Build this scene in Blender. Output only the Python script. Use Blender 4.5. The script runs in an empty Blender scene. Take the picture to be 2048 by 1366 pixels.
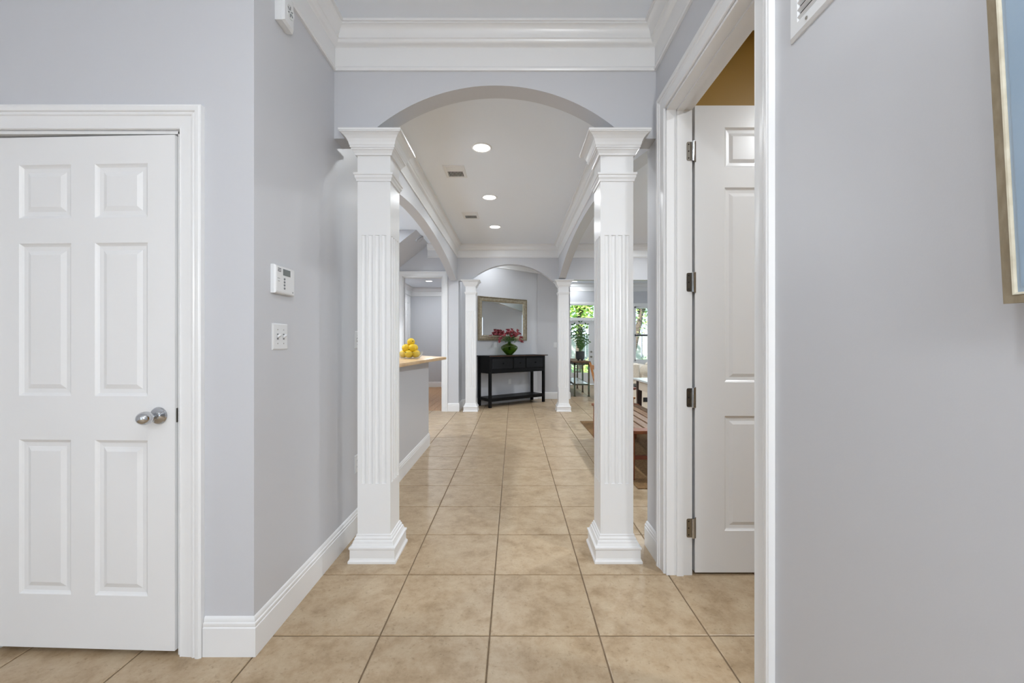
import bpy, bmesh, math, random
from mathutils import Vector, Matrix
random.seed(7)
PI = math.pi
SC = bpy.context.scene
COL = SC.collection

# ------------------------------------------------------------------ camera, sky, sun, exposure
F, CX, CY, EYE = 832.0, 1027.5, 687.0, 1.23          # focal length and vanishing point in pixels of 2048x1366
cam_d = bpy.data.cameras.new('camera')
cam_d.sensor_width = 36.0
cam_d.lens = 36.0 * F / 2048
cam_d.shift_x = -(CX - 1024) / 2048
cam_d.shift_y = (CY - 683) / 2048
cam_d.clip_start = 0.05
cam = bpy.data.objects.new('camera', cam_d)
cam.location = (0, 0, EYE)
cam.rotation_euler = (PI / 2, 0, 0)
COL.objects.link(cam)
SC.camera = cam

SKY_STRENGTH, SUN_STRENGTH = 2.8, 14.0
LAMP_HALL, FILL_FOYER, FILL_SIDE = 7.4, 78.0, 44.0  # foyer and side room powers drive added lamps out of view
world = bpy.data.worlds.new('sky')
world.use_nodes = True
SC.world = world
bg = world.node_tree.nodes['Background']
bg.inputs['Color'].default_value = (0.72, 0.85, 1.0, 1)
bg.inputs['Strength'].default_value = SKY_STRENGTH
sun_d = bpy.data.lights.new('sun', 'SUN')
sun_d.energy = SUN_STRENGTH
sun_d.angle = 0.02
sun_d.color = (1.0, 0.95, 0.86)
sun = bpy.data.objects.new('sun', sun_d)
sun.rotation_euler = (math.radians(38), math.radians(-30), 0)
sun.location = (0, 0, 12)
COL.objects.link(sun)
SC.view_settings.view_transform = 'Standard'
SC.view_settings.look = 'None'
SC.view_settings.exposure = 0.0
SC.view_settings.gamma = 1.0
SC.view_settings.use_curve_mapping = False


# ------------------------------------------------------------------ helpers
def px(x, y, Y):
    """Point at depth Y seen at pixel x, y of the photograph."""
    return Vector(((x - CX) * Y / F, Y, EYE - (y - CY) * Y / F))


class MB:
    """Collects faces; build() links them as one mesh object."""
    def __init__(s):
        s.v, s.f = [], []

    def add(s, vs, fs):
        b = len(s.v)
        s.v += [tuple(p) for p in vs]
        s.f += [tuple(i + b for i in q) for q in fs]
        return s

    def box(s, x0, x1, y0, y1, z0, z1):
        if x0 > x1: x0, x1 = x1, x0
        if y0 > y1: y0, y1 = y1, y0
        if z0 > z1: z0, z1 = z1, z0
        vs = [(x0, y0, z0), (x1, y0, z0), (x1, y1, z0), (x0, y1, z0), (x0, y0, z1), (x1, y0, z1), (x1, y1, z1), (x0, y1, z1)]
        return s.add(vs, [(3, 2, 1, 0), (4, 5, 6, 7), (0, 1, 5, 4), (1, 2, 6, 5), (2, 3, 7, 6), (3, 0, 4, 7)])

    def bbox(s, x0, x1, y0, y1, z0, z1, r):
        """Box with chamfered edges all round."""
        ring = lambda z, d: [(x0 + d + r, y0 + d, z), (x1 - d - r, y0 + d, z), (x1 - d, y0 + d + r, z), (x1 - d, y1 - d - r, z),
                             (x1 - d - r, y1 - d, z), (x0 + d + r, y1 - d, z), (x0 + d, y1 - d - r, z), (x0 + d, y0 + d + r, z)]
        return s.rings([ring(z0, r), ring(z0 + r, 0), ring(z1 - r, 0), ring(z1, r)])

    def prism(s, poly, axis, a0, a1):
        """Extrude a 2-D polygon along an axis: x -> (y,z), y -> (x,z), z -> (x,y)."""
        n = len(poly)
        P = {'x': lambda p, a: (a, p[0], p[1]), 'y': lambda p, a: (p[0], a, p[1]), 'z': lambda p, a: (p[0], p[1], a)}[axis]
        vs = [P(p, a0) for p in poly] + [P(p, a1) for p in poly]
        fs = [tuple(range(n))[::-1], tuple(range(n, 2 * n))] + [(i, (i + 1) % n, n + (i + 1) % n, n + i) for i in range(n)]
        return s.add(vs, fs)

    def rings(s, rs, cap0=True, cap1=True, closed=True):
        n = len(rs[0])
        vs = [p for r in rs for p in r]
        fs = []
        for k in range(len(rs) - 1):
            for i in range(n if closed else n - 1):
                j = (i + 1) % n
                fs.append((k * n + i, k * n + j, (k + 1) * n + j, (k + 1) * n + i))
        if cap0: fs.append(tuple(range(n))[::-1])
        if cap1: fs.append(tuple(range((len(rs) - 1) * n, len(rs) * n)))
        return s.add(vs, fs)

    def square(s, prof, cx=0, cy=0):
        """Rings of squares (half width, z)."""
        return s.rings([[(cx - h, cy - h, z), (cx + h, cy - h, z), (cx + h, cy + h, z), (cx - h, cy + h, z)] for h, z in prof])

    def lathe(s, prof, n=24, c=(0, 0, 0), axis='z', wob=None, caps=True):
        rs = []
        for r, h in prof:
            ring = []
            for i in range(n):
                a = 2 * PI * i / n
                rr = r * (wob(a, h) if wob else 1)
                p = (rr * math.cos(a), rr * math.sin(a), h)
                if axis == 'x': p = (p[2], p[0], p[1])
                if axis == 'y': p = (p[1], p[2], p[0])
                ring.append((p[0] + c[0], p[1] + c[1], p[2] + c[2]))
            rs.append(ring)
        return s.rings(rs, caps, caps)

    def tube(s, pts, r, n=8):
        pts = [Vector(p) for p in pts]
        rr = r if isinstance(r, (list, tuple)) else [r] * len(pts)
        rs = []
        for k, p in enumerate(pts):
            d = (pts[min(k + 1, len(pts) - 1)] - pts[max(k - 1, 0)]).normalized()
            up = Vector((0, 0, 1)) if abs(d.z) < 0.9 else Vector((1, 0, 0))
            a = d.cross(up).normalized(); b = a.cross(d)
            rs.append([tuple(p + rr[k] * (math.cos(2 * PI * i / n) * a + math.sin(2 * PI * i / n) * b)) for i in range(n)])
        return s.rings(rs)

    def bar(s, p0, p1, w, d, up=(0, 0, 1)):
        """Rectangular bar between two points."""
        p0, p1 = Vector(p0), Vector(p1)
        t = (p1 - p0).normalized(); u = Vector(up)
        if abs(t.dot(u)) > 0.95: u = Vector((0, 1, 0))
        a = t.cross(u).normalized() * w / 2; b = a.cross(t).normalized() * d / 2
        return s.rings([[tuple(p - a - b), tuple(p + a - b), tuple(p + a + b), tuple(p - a + b)] for p in (p0, p1)])

    def ball(s, c, r, n=14, m=9, sc=(1, 1, 1), rot=None):
        vs, fs = [], []
        R = rot or Matrix.Identity(3)
        for j in range(m + 1):
            t = PI * j / m
            for i in range(n):
                a = 2 * PI * i / n
                p = R @ Vector((r * sc[0] * math.sin(t) * math.cos(a), r * sc[1] * math.sin(t) * math.sin(a), r * sc[2] * math.cos(t)))
                vs.append((c[0] + p.x, c[1] + p.y, c[2] + p.z))
        for j in range(m):
            for i in range(n):
                fs.append((j * n + i, (j + 1) * n + i, (j + 1) * n + (i + 1) % n, j * n + (i + 1) % n))
        return s.add(vs, fs)

    def build(s, name, m, parent=None, smooth=False, auto=False):
        me = bpy.data.meshes.new(name)
        me.from_pydata(s.v, [], s.f)
        bm = bmesh.new(); bm.from_mesh(me)
        bmesh.ops.remove_doubles(bm, verts=bm.verts, dist=1e-6)
        bmesh.ops.recalc_face_normals(bm, faces=bm.faces)
        bm.to_mesh(me); bm.free()
        if m: me.materials.append(m)
        o = bpy.data.objects.new(name, me)
        COL.objects.link(o)
        if parent: o.parent = parent
        if smooth or auto:
            me.polygons.foreach_set('use_smooth', [True] * len(me.polygons))
            if auto:
                try: me.set_sharp_from_angle(angle=math.radians(35))
                except Exception: pass
        return o


def thing(name, label, cat, loc=(0, 0, 0), rotz=0, group=None):
    o = bpy.data.objects.new(name, None)
    o.empty_display_size = 0.1
    COL.objects.link(o)
    o.location = loc
    o.rotation_euler = (0, 0, rotz)
    return tag(o, label, cat, group)


def tag(o, label, cat=None, group=None, kind=None):
    if label: o['label'] = label
    if cat: o['category'] = cat
    if group: o['group'] = group
    if kind: o['kind'] = kind
    return o


def struct(o, label, cat='wall'):
    o['kind'] = 'structure'
    o['label'] = label
    o['category'] = cat
    return o


def sempty(name, label, cat, loc=(0, 0, 0), rotz=0):
    o = bpy.data.objects.new(name, None)
    o.empty_display_size = 0.1
    COL.objects.link(o)
    o.location = loc
    o.rotation_euler = (0, 0, rotz)
    return struct(o, label, cat)


def sweep(path, prof, closed):
    """Sweep a closed profile (u to the left of the path, z) along a mitred floor-plan path."""
    P = [Vector(p) for p in path]
    n = len(P)
    rs = []
    for i in range(n):
        if closed or 0 < i < n - 1:
            d0 = (P[i] - P[i - 1]).normalized(); d1 = (P[(i + 1) % n] - P[i]).normalized()
        elif i == 0: d0 = d1 = (P[1] - P[0]).normalized()
        else: d0 = d1 = (P[i] - P[i - 1]).normalized()
        n0 = Vector((-d0.y, d0.x)); n1 = Vector((-d1.y, d1.x))
        m = (n0 + n1); m = m / max(m.dot(n0), 1e-6)
        rs.append([(P[i].x + m.x * u, P[i].y + m.y * u, z) for u, z in prof])
    mb = MB()
    if closed:
        rs.append(rs[0])
        return mb.rings(rs, False, False)
    return mb.rings(rs)


def frame3(P, a0, a1, b0, b1, prof, closed=False):
    """Mitred casing round an opening. P(a,b,v) -> point; profile (u outward, v proud)."""
    rs = []
    if closed:
        cs = [(a0, b0, -1, -1), (a0, b1, -1, 1), (a1, b1, 1, 1), (a1, b0, 1, -1)]
    else:
        cs = [(a0, b0, -1, 0), (a0, b1, -1, 1), (a1, b1, 1, 1), (a1, b0, 1, 0)]
    for a, b, sa, sb in cs:
        rs.append([P(a + sa * u, b + sb * u, v) for u, v in prof])
    mb = MB()
    if closed:
        rs.append(rs[0])
        return mb.rings(rs, False, False)
    return mb.rings(rs)


# ------------------------------------------------------------------ materials
def hx(r, g, b):
    f = lambda c: (c / 255 / 12.92) if c / 255 <= 0.04045 else ((c / 255 + 0.055) / 1.055) ** 2.4
    return (f(r), f(g), f(b), 1)


def mat(name, col, rough=0.5, metal=0.0, spec=0.5, col2=None, nscale=6.0, detail=3, bump=0.0, bscale=200.0, coat=0.0,
        trans=0.0, emit=None, estr=0.0, stretch=None, sheen=0.0):
    m = bpy.data.materials.new(name)
    m.use_nodes = True
    nt = m.node_tree; N = nt.nodes; L = nt.links
    b = N['Principled BSDF']
    b.inputs['Base Color'].default_value = col
    b.inputs['Roughness'].default_value = rough
    b.inputs['Metallic'].default_value = metal
    b.inputs['Specular IOR Level'].default_value = spec
    b.inputs['Coat Weight'].default_value = coat
    b.inputs['Transmission Weight'].default_value = trans
    if sheen: b.inputs['Sheen Weight'].default_value = sheen
    tc = N.new('ShaderNodeTexCoord')
    src = tc.outputs['Object']
    if stretch:
        mp = N.new('ShaderNodeMapping'); mp.inputs['Scale'].default_value = stretch
        L.new(src, mp.inputs['Vector']); src = mp.outputs['Vector']
    if col2:
        nz = N.new('ShaderNodeTexNoise'); nz.inputs['Scale'].default_value = nscale; nz.inputs['Detail'].default_value = detail
        L.new(src, nz.inputs['Vector'])
        rp = N.new('ShaderNodeValToRGB')
        rp.color_ramp.elements[0].position = 0.35; rp.color_ramp.elements[1].position = 0.65
        rp.color_ramp.elements[0].color = col; rp.color_ramp.elements[1].color = col2
        L.new(nz.outputs['Fac'], rp.inputs['Fac']); L.new(rp.outputs['Color'], b.inputs['Base Color'])
    if bump:
        n2 = N.new('ShaderNodeTexNoise'); n2.inputs['Scale'].default_value = bscale; n2.inputs['Detail'].default_value = 2
        L.new(src, n2.inputs['Vector'])
        bp = N.new('ShaderNodeBump'); bp.inputs['Strength'].default_value = bump; bp.inputs['Distance'].default_value = 0.002
        L.new(n2.outputs['Fac'], bp.inputs['Height']); L.new(bp.outputs['Normal'], b.inputs['Normal'])
    if emit:
        b.inputs['Emission Color'].default_value = emit; b.inputs['Emission Strength'].default_value = estr
    return m


def tile_material():
    m = bpy.data.materials.new('tan_ceramic_tile'); m.use_nodes = True
    nt = m.node_tree; N = nt.nodes; L = nt.links; b = N['Principled BSDF']
    tc = N.new('ShaderNodeTexCoord'); oi = N.new('ShaderNodeObjectInfo')
    cmb = N.new('ShaderNodeVectorMath'); cmb.operation = 'SCALE'
    cmb.inputs[0].default_value = (37.0, 91.0, 53.0)
    L.new(oi.outputs['Random'], cmb.inputs['Scale'])
    ad = N.new('ShaderNodeVectorMath'); ad.operation = 'ADD'
    L.new(tc.outputs['Object'], ad.inputs[0]); L.new(cmb.outputs['Vector'], ad.inputs[1])
    def noise(sc, det, dist=0.0, rough=0.55):
        n = N.new('ShaderNodeTexNoise'); n.inputs['Scale'].default_value = sc; n.inputs['Detail'].default_value = det
        n.inputs['Distortion'].default_value = dist; n.inputs['Roughness'].default_value = rough
        L.new(ad.outputs['Vector'], n.inputs['Vector']); return n
    n1 = noise(8.0, 9, 0.15, 0.72)
    rp = N.new('ShaderNodeValToRGB'); e = rp.color_ramp.elements
    e[0].position = 0.30; e[0].color = hx(*TILE_DARK)
    e[1].position = 0.68; e[1].color = hx(*TILE_LIGHT)
    k = rp.color_ramp.elements.new(0.48); k.color = hx(*TILE_MID)
    L.new(n1.outputs['Fac'], rp.inputs['Fac'])
    n2 = noise(62.0, 5, 0.3, 0.6)
    r2 = N.new('ShaderNodeValToRGB'); r2.color_ramp.elements[0].position = 0.28; r2.color_ramp.elements[1].position = 0.42
    r2.color_ramp.elements[0].color = (0.66, 0.62, 0.56, 1); r2.color_ramp.elements[1].color = (1, 1, 1, 1)
    L.new(n2.outputs['Fac'], r2.inputs['Fac'])
    mx = N.new('ShaderNodeMix'); mx.data_type = 'RGBA'; mx.blend_type = 'MULTIPLY'; mx.inputs['Factor'].default_value = 0.8
    L.new(rp.outputs['Color'], mx.inputs['A']); L.new(r2.outputs['Color'], mx.inputs['B'])
    L.new(mx.outputs['Result'], b.inputs['Base Color'])
    b.inputs['Roughness'].default_value = 0.36
    bp = N.new('ShaderNodeBump'); bp.inputs['Strength'].default_value = 0.12; bp.inputs['Distance'].default_value = 0.003
    L.new(n2.outputs['Fac'], bp.inputs['Height']); L.new(bp.outputs['Normal'], b.inputs['Normal'])
    return m


TILE_DARK, TILE_MID, TILE_LIGHT = (152, 128, 97), (176, 153, 123), (193, 174, 146)
M = {}
M['wall'] = mat('grey_wall_paint', hx(203, 204, 208), 0.38, bump=0.05, bscale=260)
M['ceiling'] = mat('ceiling_paint', hx(236, 241, 248), 0.75, bump=0.04, bscale=200)
M['trim'] = mat('white_trim_paint', hx(235, 235, 235), 0.28, bump=0.02, bscale=120)
M['mustard'] = mat('mustard_wall_paint', hx(176, 136, 52), 0.5, col2=hx(168, 130, 50), nscale=2)
M['tile'] = tile_material()
M['grout'] = mat('brown_grout', hx(128, 108, 84), 0.9, col2=hx(112, 94, 72), nscale=30)
M['wood_floor'] = mat('brown_wood_floor', hx(204, 160, 114), 0.4, col2=hx(176, 130, 88), nscale=9, stretch=(6, 1, 1))
M['chrome'] = mat('polished_chrome', hx(200, 202, 205), 0.08, metal=1.0)
M['nickel'] = mat('satin_nickel', hx(165, 162, 155), 0.28, metal=1.0)
M['dark'] = mat('dark_recess', hx(28, 27, 26), 0.8)
M['plastic'] = mat('white_plastic', hx(228, 229, 230), 0.35)
M['greyplastic'] = mat('grey_plastic', hx(120, 122, 124), 0.4)
M['lcd'] = mat('dark_lcd', hx(110, 116, 114), 0.2)
M['lens'] = mat('lamp_lens', hx(255, 255, 255), 0.5, emit=(1, 0.97, 0.92, 1), estr=6)
M['black'] = mat('black_lacquer', hx(4, 4, 5), 0.45, spec=0.2, col2=hx(9, 9, 11), nscale=20)
M['blackdrawer'] = mat('sheen_black_drawer', hx(10, 11, 13), 0.35, spec=0.3, col2=hx(17, 18, 21), nscale=20)  # lighter black, the sheen of the drawers put into the colour
M['brownedge'] = mat('worn_brown_top', hx(96, 62, 40), 0.4, col2=hx(70, 44, 28), nscale=12)
M['mirror'] = mat('mirror_glass', hx(235, 238, 238), 0.01, metal=1.0)
M['champagne'] = mat('champagne_frame', hx(176, 164, 142), 0.32, metal=0.75, col2=hx(150, 138, 116), nscale=25)
M['counter'] = mat('butcher_block', hx(222, 190, 146), 0.3, col2=hx(206, 170, 124), nscale=8, stretch=(6, 1, 1))
M['lemon'] = mat('lemon_skin', hx(236, 202, 44), 0.42, col2=hx(228, 188, 30), nscale=12, bump=0.25, bscale=160)
M['stemgreen'] = mat('stem_green', hx(70, 104, 44), 0.55, col2=hx(54, 84, 34), nscale=14)
M['leafdark'] = mat('glossy_leaf', hx(46, 86, 34), 0.32, col2=hx(78, 122, 52), nscale=9)
M['petal'] = mat('pink_petal', hx(150, 52, 74), 0.55, col2=hx(190, 104, 104), nscale=24)
M['petal2'] = mat('deep_red_petal', hx(112, 24, 46), 0.55, col2=hx(150, 60, 66), nscale=24)
M['pot'] = mat('charcoal_pot', hx(62, 64, 62), 0.5, col2=hx(48, 50, 50), nscale=16)
M['soil'] = mat('dark_soil', hx(44, 34, 26), 0.95)
M['rustwood'] = mat('weathered_wood', hx(120, 88, 62), 0.6, col2=hx(92, 66, 46), nscale=9, stretch=(1, 5, 1))
M['greensteel'] = mat('green_worn_steel', hx(74, 98, 82), 0.5, col2=hx(86, 62, 44), nscale=7)
M['slat'] = mat('weathered_slat', hx(142, 114, 88), 0.5, col2=hx(118, 88, 66), nscale=8, stretch=(5, 1, 1))
M['teak'] = mat('teak_wood', hx(138, 78, 36), 0.45, col2=hx(112, 58, 26), nscale=8, stretch=(1, 5, 1))
M['tan'] = mat('tan_wood', hx(186, 130, 74), 0.45, col2=hx(170, 114, 62), nscale=8)
M['darkwood'] = mat('dark_wood', hx(58, 36, 26), 0.4, col2=hx(44, 27, 20), nscale=10)
M['redwood'] = mat('red_brown_wood', hx(112, 54, 28), 0.4, col2=hx(100, 40, 22), nscale=10)
M['cream'] = mat('cream_paint', hx(226, 216, 198), 0.5)
M['bluetop'] = mat('pale_table_top', hx(214, 222, 222), 0.2)
M['linen'] = mat('cream_linen', hx(232, 224, 208), 0.9, col2=hx(222, 212, 196), nscale=40, sheen=0.2)
M['greycush'] = mat('grey_cushion_cloth', hx(176, 178, 178), 0.9, col2=hx(158, 160, 162), nscale=30)
M['rug'] = mat('brown_jute_rug', hx(138, 106, 66), 0.95, col2=hx(110, 82, 48), nscale=60, bump=0.6, bscale=180)
M['oakframe'] = mat('washed_oak_frame', hx(150, 137, 114), 0.5, col2=hx(132, 118, 94), nscale=30, stretch=(3, 3, 1))
M['bead'] = mat('pale_frame_bead', hx(196, 190, 172), 0.4, col2=hx(176, 168, 148), nscale=30)
M['bluemat'] = mat('pale_blue_mat', hx(166, 184, 201), 0.6)
M['blueart'] = mat('blue_art_print', hx(150, 172, 193), 0.6, col2=hx(160, 180, 199), nscale=4)
M['grass'] = mat('lawn', hx(110, 146, 66), 0.9, col2=hx(86, 124, 50), nscale=3)
M['bark'] = mat('bark', hx(92, 78, 66), 0.9, col2=hx(66, 55, 47), nscale=8, bump=0.6, bscale=30)
M['leafout'] = mat('tree_leaf', hx(150, 190, 84), 0.6, col2=hx(200, 220, 120), nscale=1.2)
M['leafout2'] = mat('blue_green_leaf', hx(116, 158, 104), 0.6, col2=hx(160, 192, 146), nscale=1.2)  # second, bluer leaf tone for trees and shrubs


def glass_mat(name, col, refl=0.10):
    m = bpy.data.materials.new(name); m.use_nodes = True
    nt = m.node_tree; N = nt.nodes; L = nt.links
    N.remove(N['Principled BSDF'])
    t = N.new('ShaderNodeBsdfTransparent'); t.inputs['Color'].default_value = col
    g = N.new('ShaderNodeBsdfGlossy'); g.inputs['Roughness'].default_value = 0.03
    fr = N.new('ShaderNodeLayerWeight'); fr.inputs['Blend'].default_value = refl
    mx = N.new('ShaderNodeMixShader')
    L.new(fr.outputs['Facing'], mx.inputs['Fac']); L.new(t.outputs['BSDF'], mx.inputs[1]); L.new(g.outputs['BSDF'], mx.inputs[2])
    L.new(mx.outputs['Shader'], N['Material Output'].inputs['Surface'])
    return m


M['glass'] = glass_mat('clear_pane', (0.97, 0.985, 0.99, 1))
M['bowlglass'] = glass_mat('clear_bowl_glass', (0.95, 0.97, 0.97, 1))
M['vaseglass'] = glass_mat('green_vase_glass', (0.60, 0.70, 0.38, 1))

# ------------------------------------------------------------------ measured layout (metres, camera over the origin)
XL, XR = -1.027, 0.813          # hall walls
WT = 0.12                       # wall thickness
CEIL, CRB = 3.025, 2.785        # ceiling, bottom of the crown moulding
YD = 1.645                      # wall with the closet door
H0, H1 = 2.38, 2.505            # near arch header, front and back
G0, G1 = 7.55, 7.67             # far arch header
XFL, YB = -3.3, -4.4            # foyer left wall and entrance wall
XKIT, XLIV, YLIV = -5.0, 6.6, 12.4
ACX = -0.1035                   # arch centre


def arch_pts(c, half, z0, z1, n=28):
    sag = z1 - z0
    R = (half * half + sag * sag) / (2 * sag)
    return [(c - half + 2 * half * i / n, z1 - R + math.sqrt(max(R * R - (-half + 2 * half * i / n) ** 2, 0))) for i in range(n + 1)]


# ---- floor slab (grout); tiles are laid at the end
floor = struct(MB().box(XFL - 0.2, XLIV + 0.2, YB - 0.2, YLIV + 0.15, -0.12, -0.004).build('floor', M['grout']),
               'tan ceramic tile floor with brown grout lines', 'floor')
ceil = struct(MB().box(XKIT - 0.2, XLIV + 0.2, YB - 0.2, YLIV + 0.2, CEIL, CEIL + 0.12).build('ceiling', M['ceiling']),
              'flat white ceiling over hall, foyer and side rooms', 'ceiling')

# ---- left hall wall: solid, then half wall under a wide arch
# arch over the half wall, read from its lower edge
la = [(3.0, 2.40), (3.35, 2.495), (3.754, 2.575), (4.178, 2.628), (4.5, 2.648), (4.869, 2.657), (5.2, 2.652), (5.581, 2.634), (6.0, 2.598), (6.473, 2.545), (6.95, 2.465), (7.436, 2.366)]


def smooth_curve(P, n=4):
    out = []
    for i in range(len(P) - 1):
        p0 = P[max(i - 1, 0)]; p1 = P[i]; p2 = P[i + 1]; p3 = P[min(i + 2, len(P) - 1)]
        for k in range(n):
            t = k / n
            out.append(tuple(0.5 * (2 * b + (c - a) * t + (2 * a - 5 * b + 4 * c - d) * t * t + (3 * b - a - 3 * c + d) * t ** 3)
                             for a, b, c, d in zip(p0, p1, p2, p3)))
    return out + [P[-1]]


HALF_END, HALF_TOP = 5.02, 1.033
poly = [(YD, 0), (HALF_END, 0), (HALF_END, HALF_TOP), (3.0, HALF_TOP)] + smooth_curve(la) + [(G0, 2.366), (G0, CEIL), (YD, CEIL)]
wall_left = struct(MB().prism(poly, 'x', XL - WT, XL).build('wall_left', M['wall']),
                   'pale grey left hall wall with a half wall under a wide arch')

# ---- closet wall facing the camera, with door opening
DX0, DX1, DTOP = -2.085, -1.318, 2.068
poly = [(XFL, 0), (DX0, 0), (DX0, DTOP), (DX1, DTOP), (DX1, 0), (XL - WT, 0), (XL - WT, CEIL), (XFL, CEIL)]
wall_closet = struct(MB().prism(poly, 'y', YD, YD + WT).build('wall_closet', M['wall']),
                     'pale grey wall around the white closet door')
# closet box behind it
mb = MB().box(XFL, XL - WT, 2.5, 2.62, 0, CEIL)
struct(mb.build('wall_closet_back', M['wall']), 'grey back wall of the closet')

# ---- right hall wall: door opening, pier, wide arch to the dining room
RY0, RY1, RTOP = 1.39, 2.22, 2.482
ra = arch_pts(4.985, 2.455, 2.402, 2.705, 40)
poly = [(YB, 0), (RY0, 0), (RY0, RTOP), (RY1, RTOP), (RY1, 0), (2.53, 0)] + ra + [(G0, 2.402), (G0, CEIL), (YB, CEIL)]
struct(MB().prism(poly, 'x', XR, XR + WT).build('wall_right', M['wall']),
       'pale grey right wall with a doorway and a wide arch beyond')

# ---- arch headers across the hall
ap = arch_pts(ACX, 0.753, 2.402, 2.706, 44)
poly = [(XL, 2.402)] + ap + [(XR, 2.402), (XR, CEIL), (XL, CEIL)]
struct(MB().prism(poly, 'y', H0, H1).build('wall_arch_near', M['wall']), 'grey header with a segmental arch over the near columns')
ap = arch_pts(-0.052, 0.752, 2.366, 2.668, 44)
poly = [(XL - WT, 2.366)] + ap + [(XR + WT, 2.366), (XR + WT, CEIL), (XL - WT, CEIL)]
struct(MB().prism(poly, 'y', G0, G1).build('wall_arch_far', M['wall']), 'grey header with an arch over the far columns')
struct(MB().box(XR + WT, XLIV, G0, G1, 2.385, CEIL).build('wall_header_dining', M['wall']), 'grey dropped header between dining and living room')

# ---- kitchen side: return wall with cased doorway, room beyond, stair soffit
KX0, KX1, KTOP = -2.01, -1.292, 2.44
poly = [(XKIT, 0), (KX0, 0), (KX0, KTOP), (KX1, KTOP), (KX1, 0), (-1.0, 0), (-1.0, 2.366), (XL - WT, 2.366), (XL - WT, CEIL), (XKIT, CEIL)]
struct(MB().prism(poly, 'y', 7.53, 7.65).build('wall_kitchen_far', M['wall']), 'grey wall with cased doorway beyond the bar counter')
struct(MB().box(XKIT - 0.12, XKIT, 2.5, 12.2, 0, CEIL).build('wall_kitchen_left', M['wall']), 'grey outer wall of the kitchen')
struct(MB().box(XKIT, XFL, 2.5, 2.62, 0, CEIL).build('wall_kitchen_near', M['wall']), 'grey near wall of the kitchen')
struct(MB().box(XKIT, -1.0, 11.72, 11.84, 0, CEIL).build('wall_study_far', M['wall']), 'grey back wall of the wood floored room')
struct(MB().box(-3.02, -2.9, 7.65, 11.72, 0, CEIL).build('wall_study_left', M['wall']), 'grey left wall of the wood floored room')
struct(MB().box(-1.22, -1.1, 8.1, 11.72, 0, CEIL).build('wall_study_right', M['wall']), 'grey right wall of the wood floored room')
struct(MB().box(-2.9, -1.22, 7.65, 11.72, 2.80, 2.84).build('ceiling_study', M['ceiling']), 'lower white ceiling of the wood floored room', 'ceiling')
fw = struct(MB().box(-2.9, -1.22, 7.62, 11.72, -0.02, -0.002).build('floor_study', M['wood_floor']), 'brown wood plank floor through the cased doorway', 'floor')
k = 0
for i in range(7):
    x0 = -2.16 + i * 0.135
    y0 = 7.63 - 0.4 * (i % 3)
    while y0 < 11.7:
        a, b = max(y0, 7.63), min(y0 + 1.2, 11.7)
        if b - a > 0.05:
            MB().bbox(x0 + 0.002, x0 + 0.133, a + 0.002, b - 0.002, -0.004, 0.004, 0.001).build('plank', M['wood_floor'], fw)
        y0 += 1.2
# stair soffit: sloped underside of the stairs with its near side wall
sx, sy0, sy1 = -1.537, 6.56, 7.53
poly = [(sx, CEIL), (sx - 2.2, CEIL - 2.2 * 0.79), (sx - 2.45, CEIL - 2.2 * 0.79), (sx - 2.45, CEIL)]
struct(MB().prism(poly, 'y', sy0, sy1).build('wall_stair_soffit', M['wall']), 'sloping grey underside of a staircase beyond the arch')

# ---- nook behind the far columns
NA, NB_ = Vector((-1.0, 8.04)), Vector((0.528, 9.24))
nd = (NB_ - NA).normalized(); nn = Vector((-nd.y, nd.x))
struct(MB().box(-1.1, -1.0, 7.65, 8.1, 0, CEIL).build('wall_nook_left', M['wall']), 'narrow grey wall behind the far left column')
poly = [(NA.x, NA.y), (NB_.x, NB_.y), (NB_.x + nn.x * 0.12, NB_.y + nn.y * 0.12), (NA.x + nn.x * 0.12 - 0.1, NA.y + nn.y * 0.12)]
struct(MB().prism(poly, 'z', 0, CEIL).build('wall_nook_angled', M['wall']), 'angled pale grey wall holding the framed mirror')
struct(MB().box(0.46, 1.25, 9.24, 9.36, 0, CEIL).build('wall_nook_right', M['wall']), 'pale grey wall right of the console table')
struct(MB().box(1.13, 1.25, 9.36, YLIV, 0, CEIL).build('wall_living_left', M['wall']), 'grey left wall of the living room')

# ---- living and dining room shell, bedroom
WX0, WX1, WZ0, WZ1 = 3.60, 4.55, 0.70, 2.335       # window
LDX0, LDX1 = 1.60, 2.40                             # glazed door
mb = MB()
for (x0, x1, z0, z1) in [(1.13, LDX0 - 0.03, 0, CEIL), (LDX0 - 0.03, LDX1 + 0.03, 2.40, CEIL), (LDX1 + 0.03, WX0, 0, CEIL),
                         (WX0, WX1, 0, WZ0), (WX0, WX1, WZ1, CEIL), (WX1, XLIV, 0, CEIL)]:
    mb.box(x0, x1, YLIV, YLIV + 0.14, z0, z1)
struct(mb.build('wall_living_far', M['wall']), 'far grey wall with glazed garden door and window')
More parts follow.
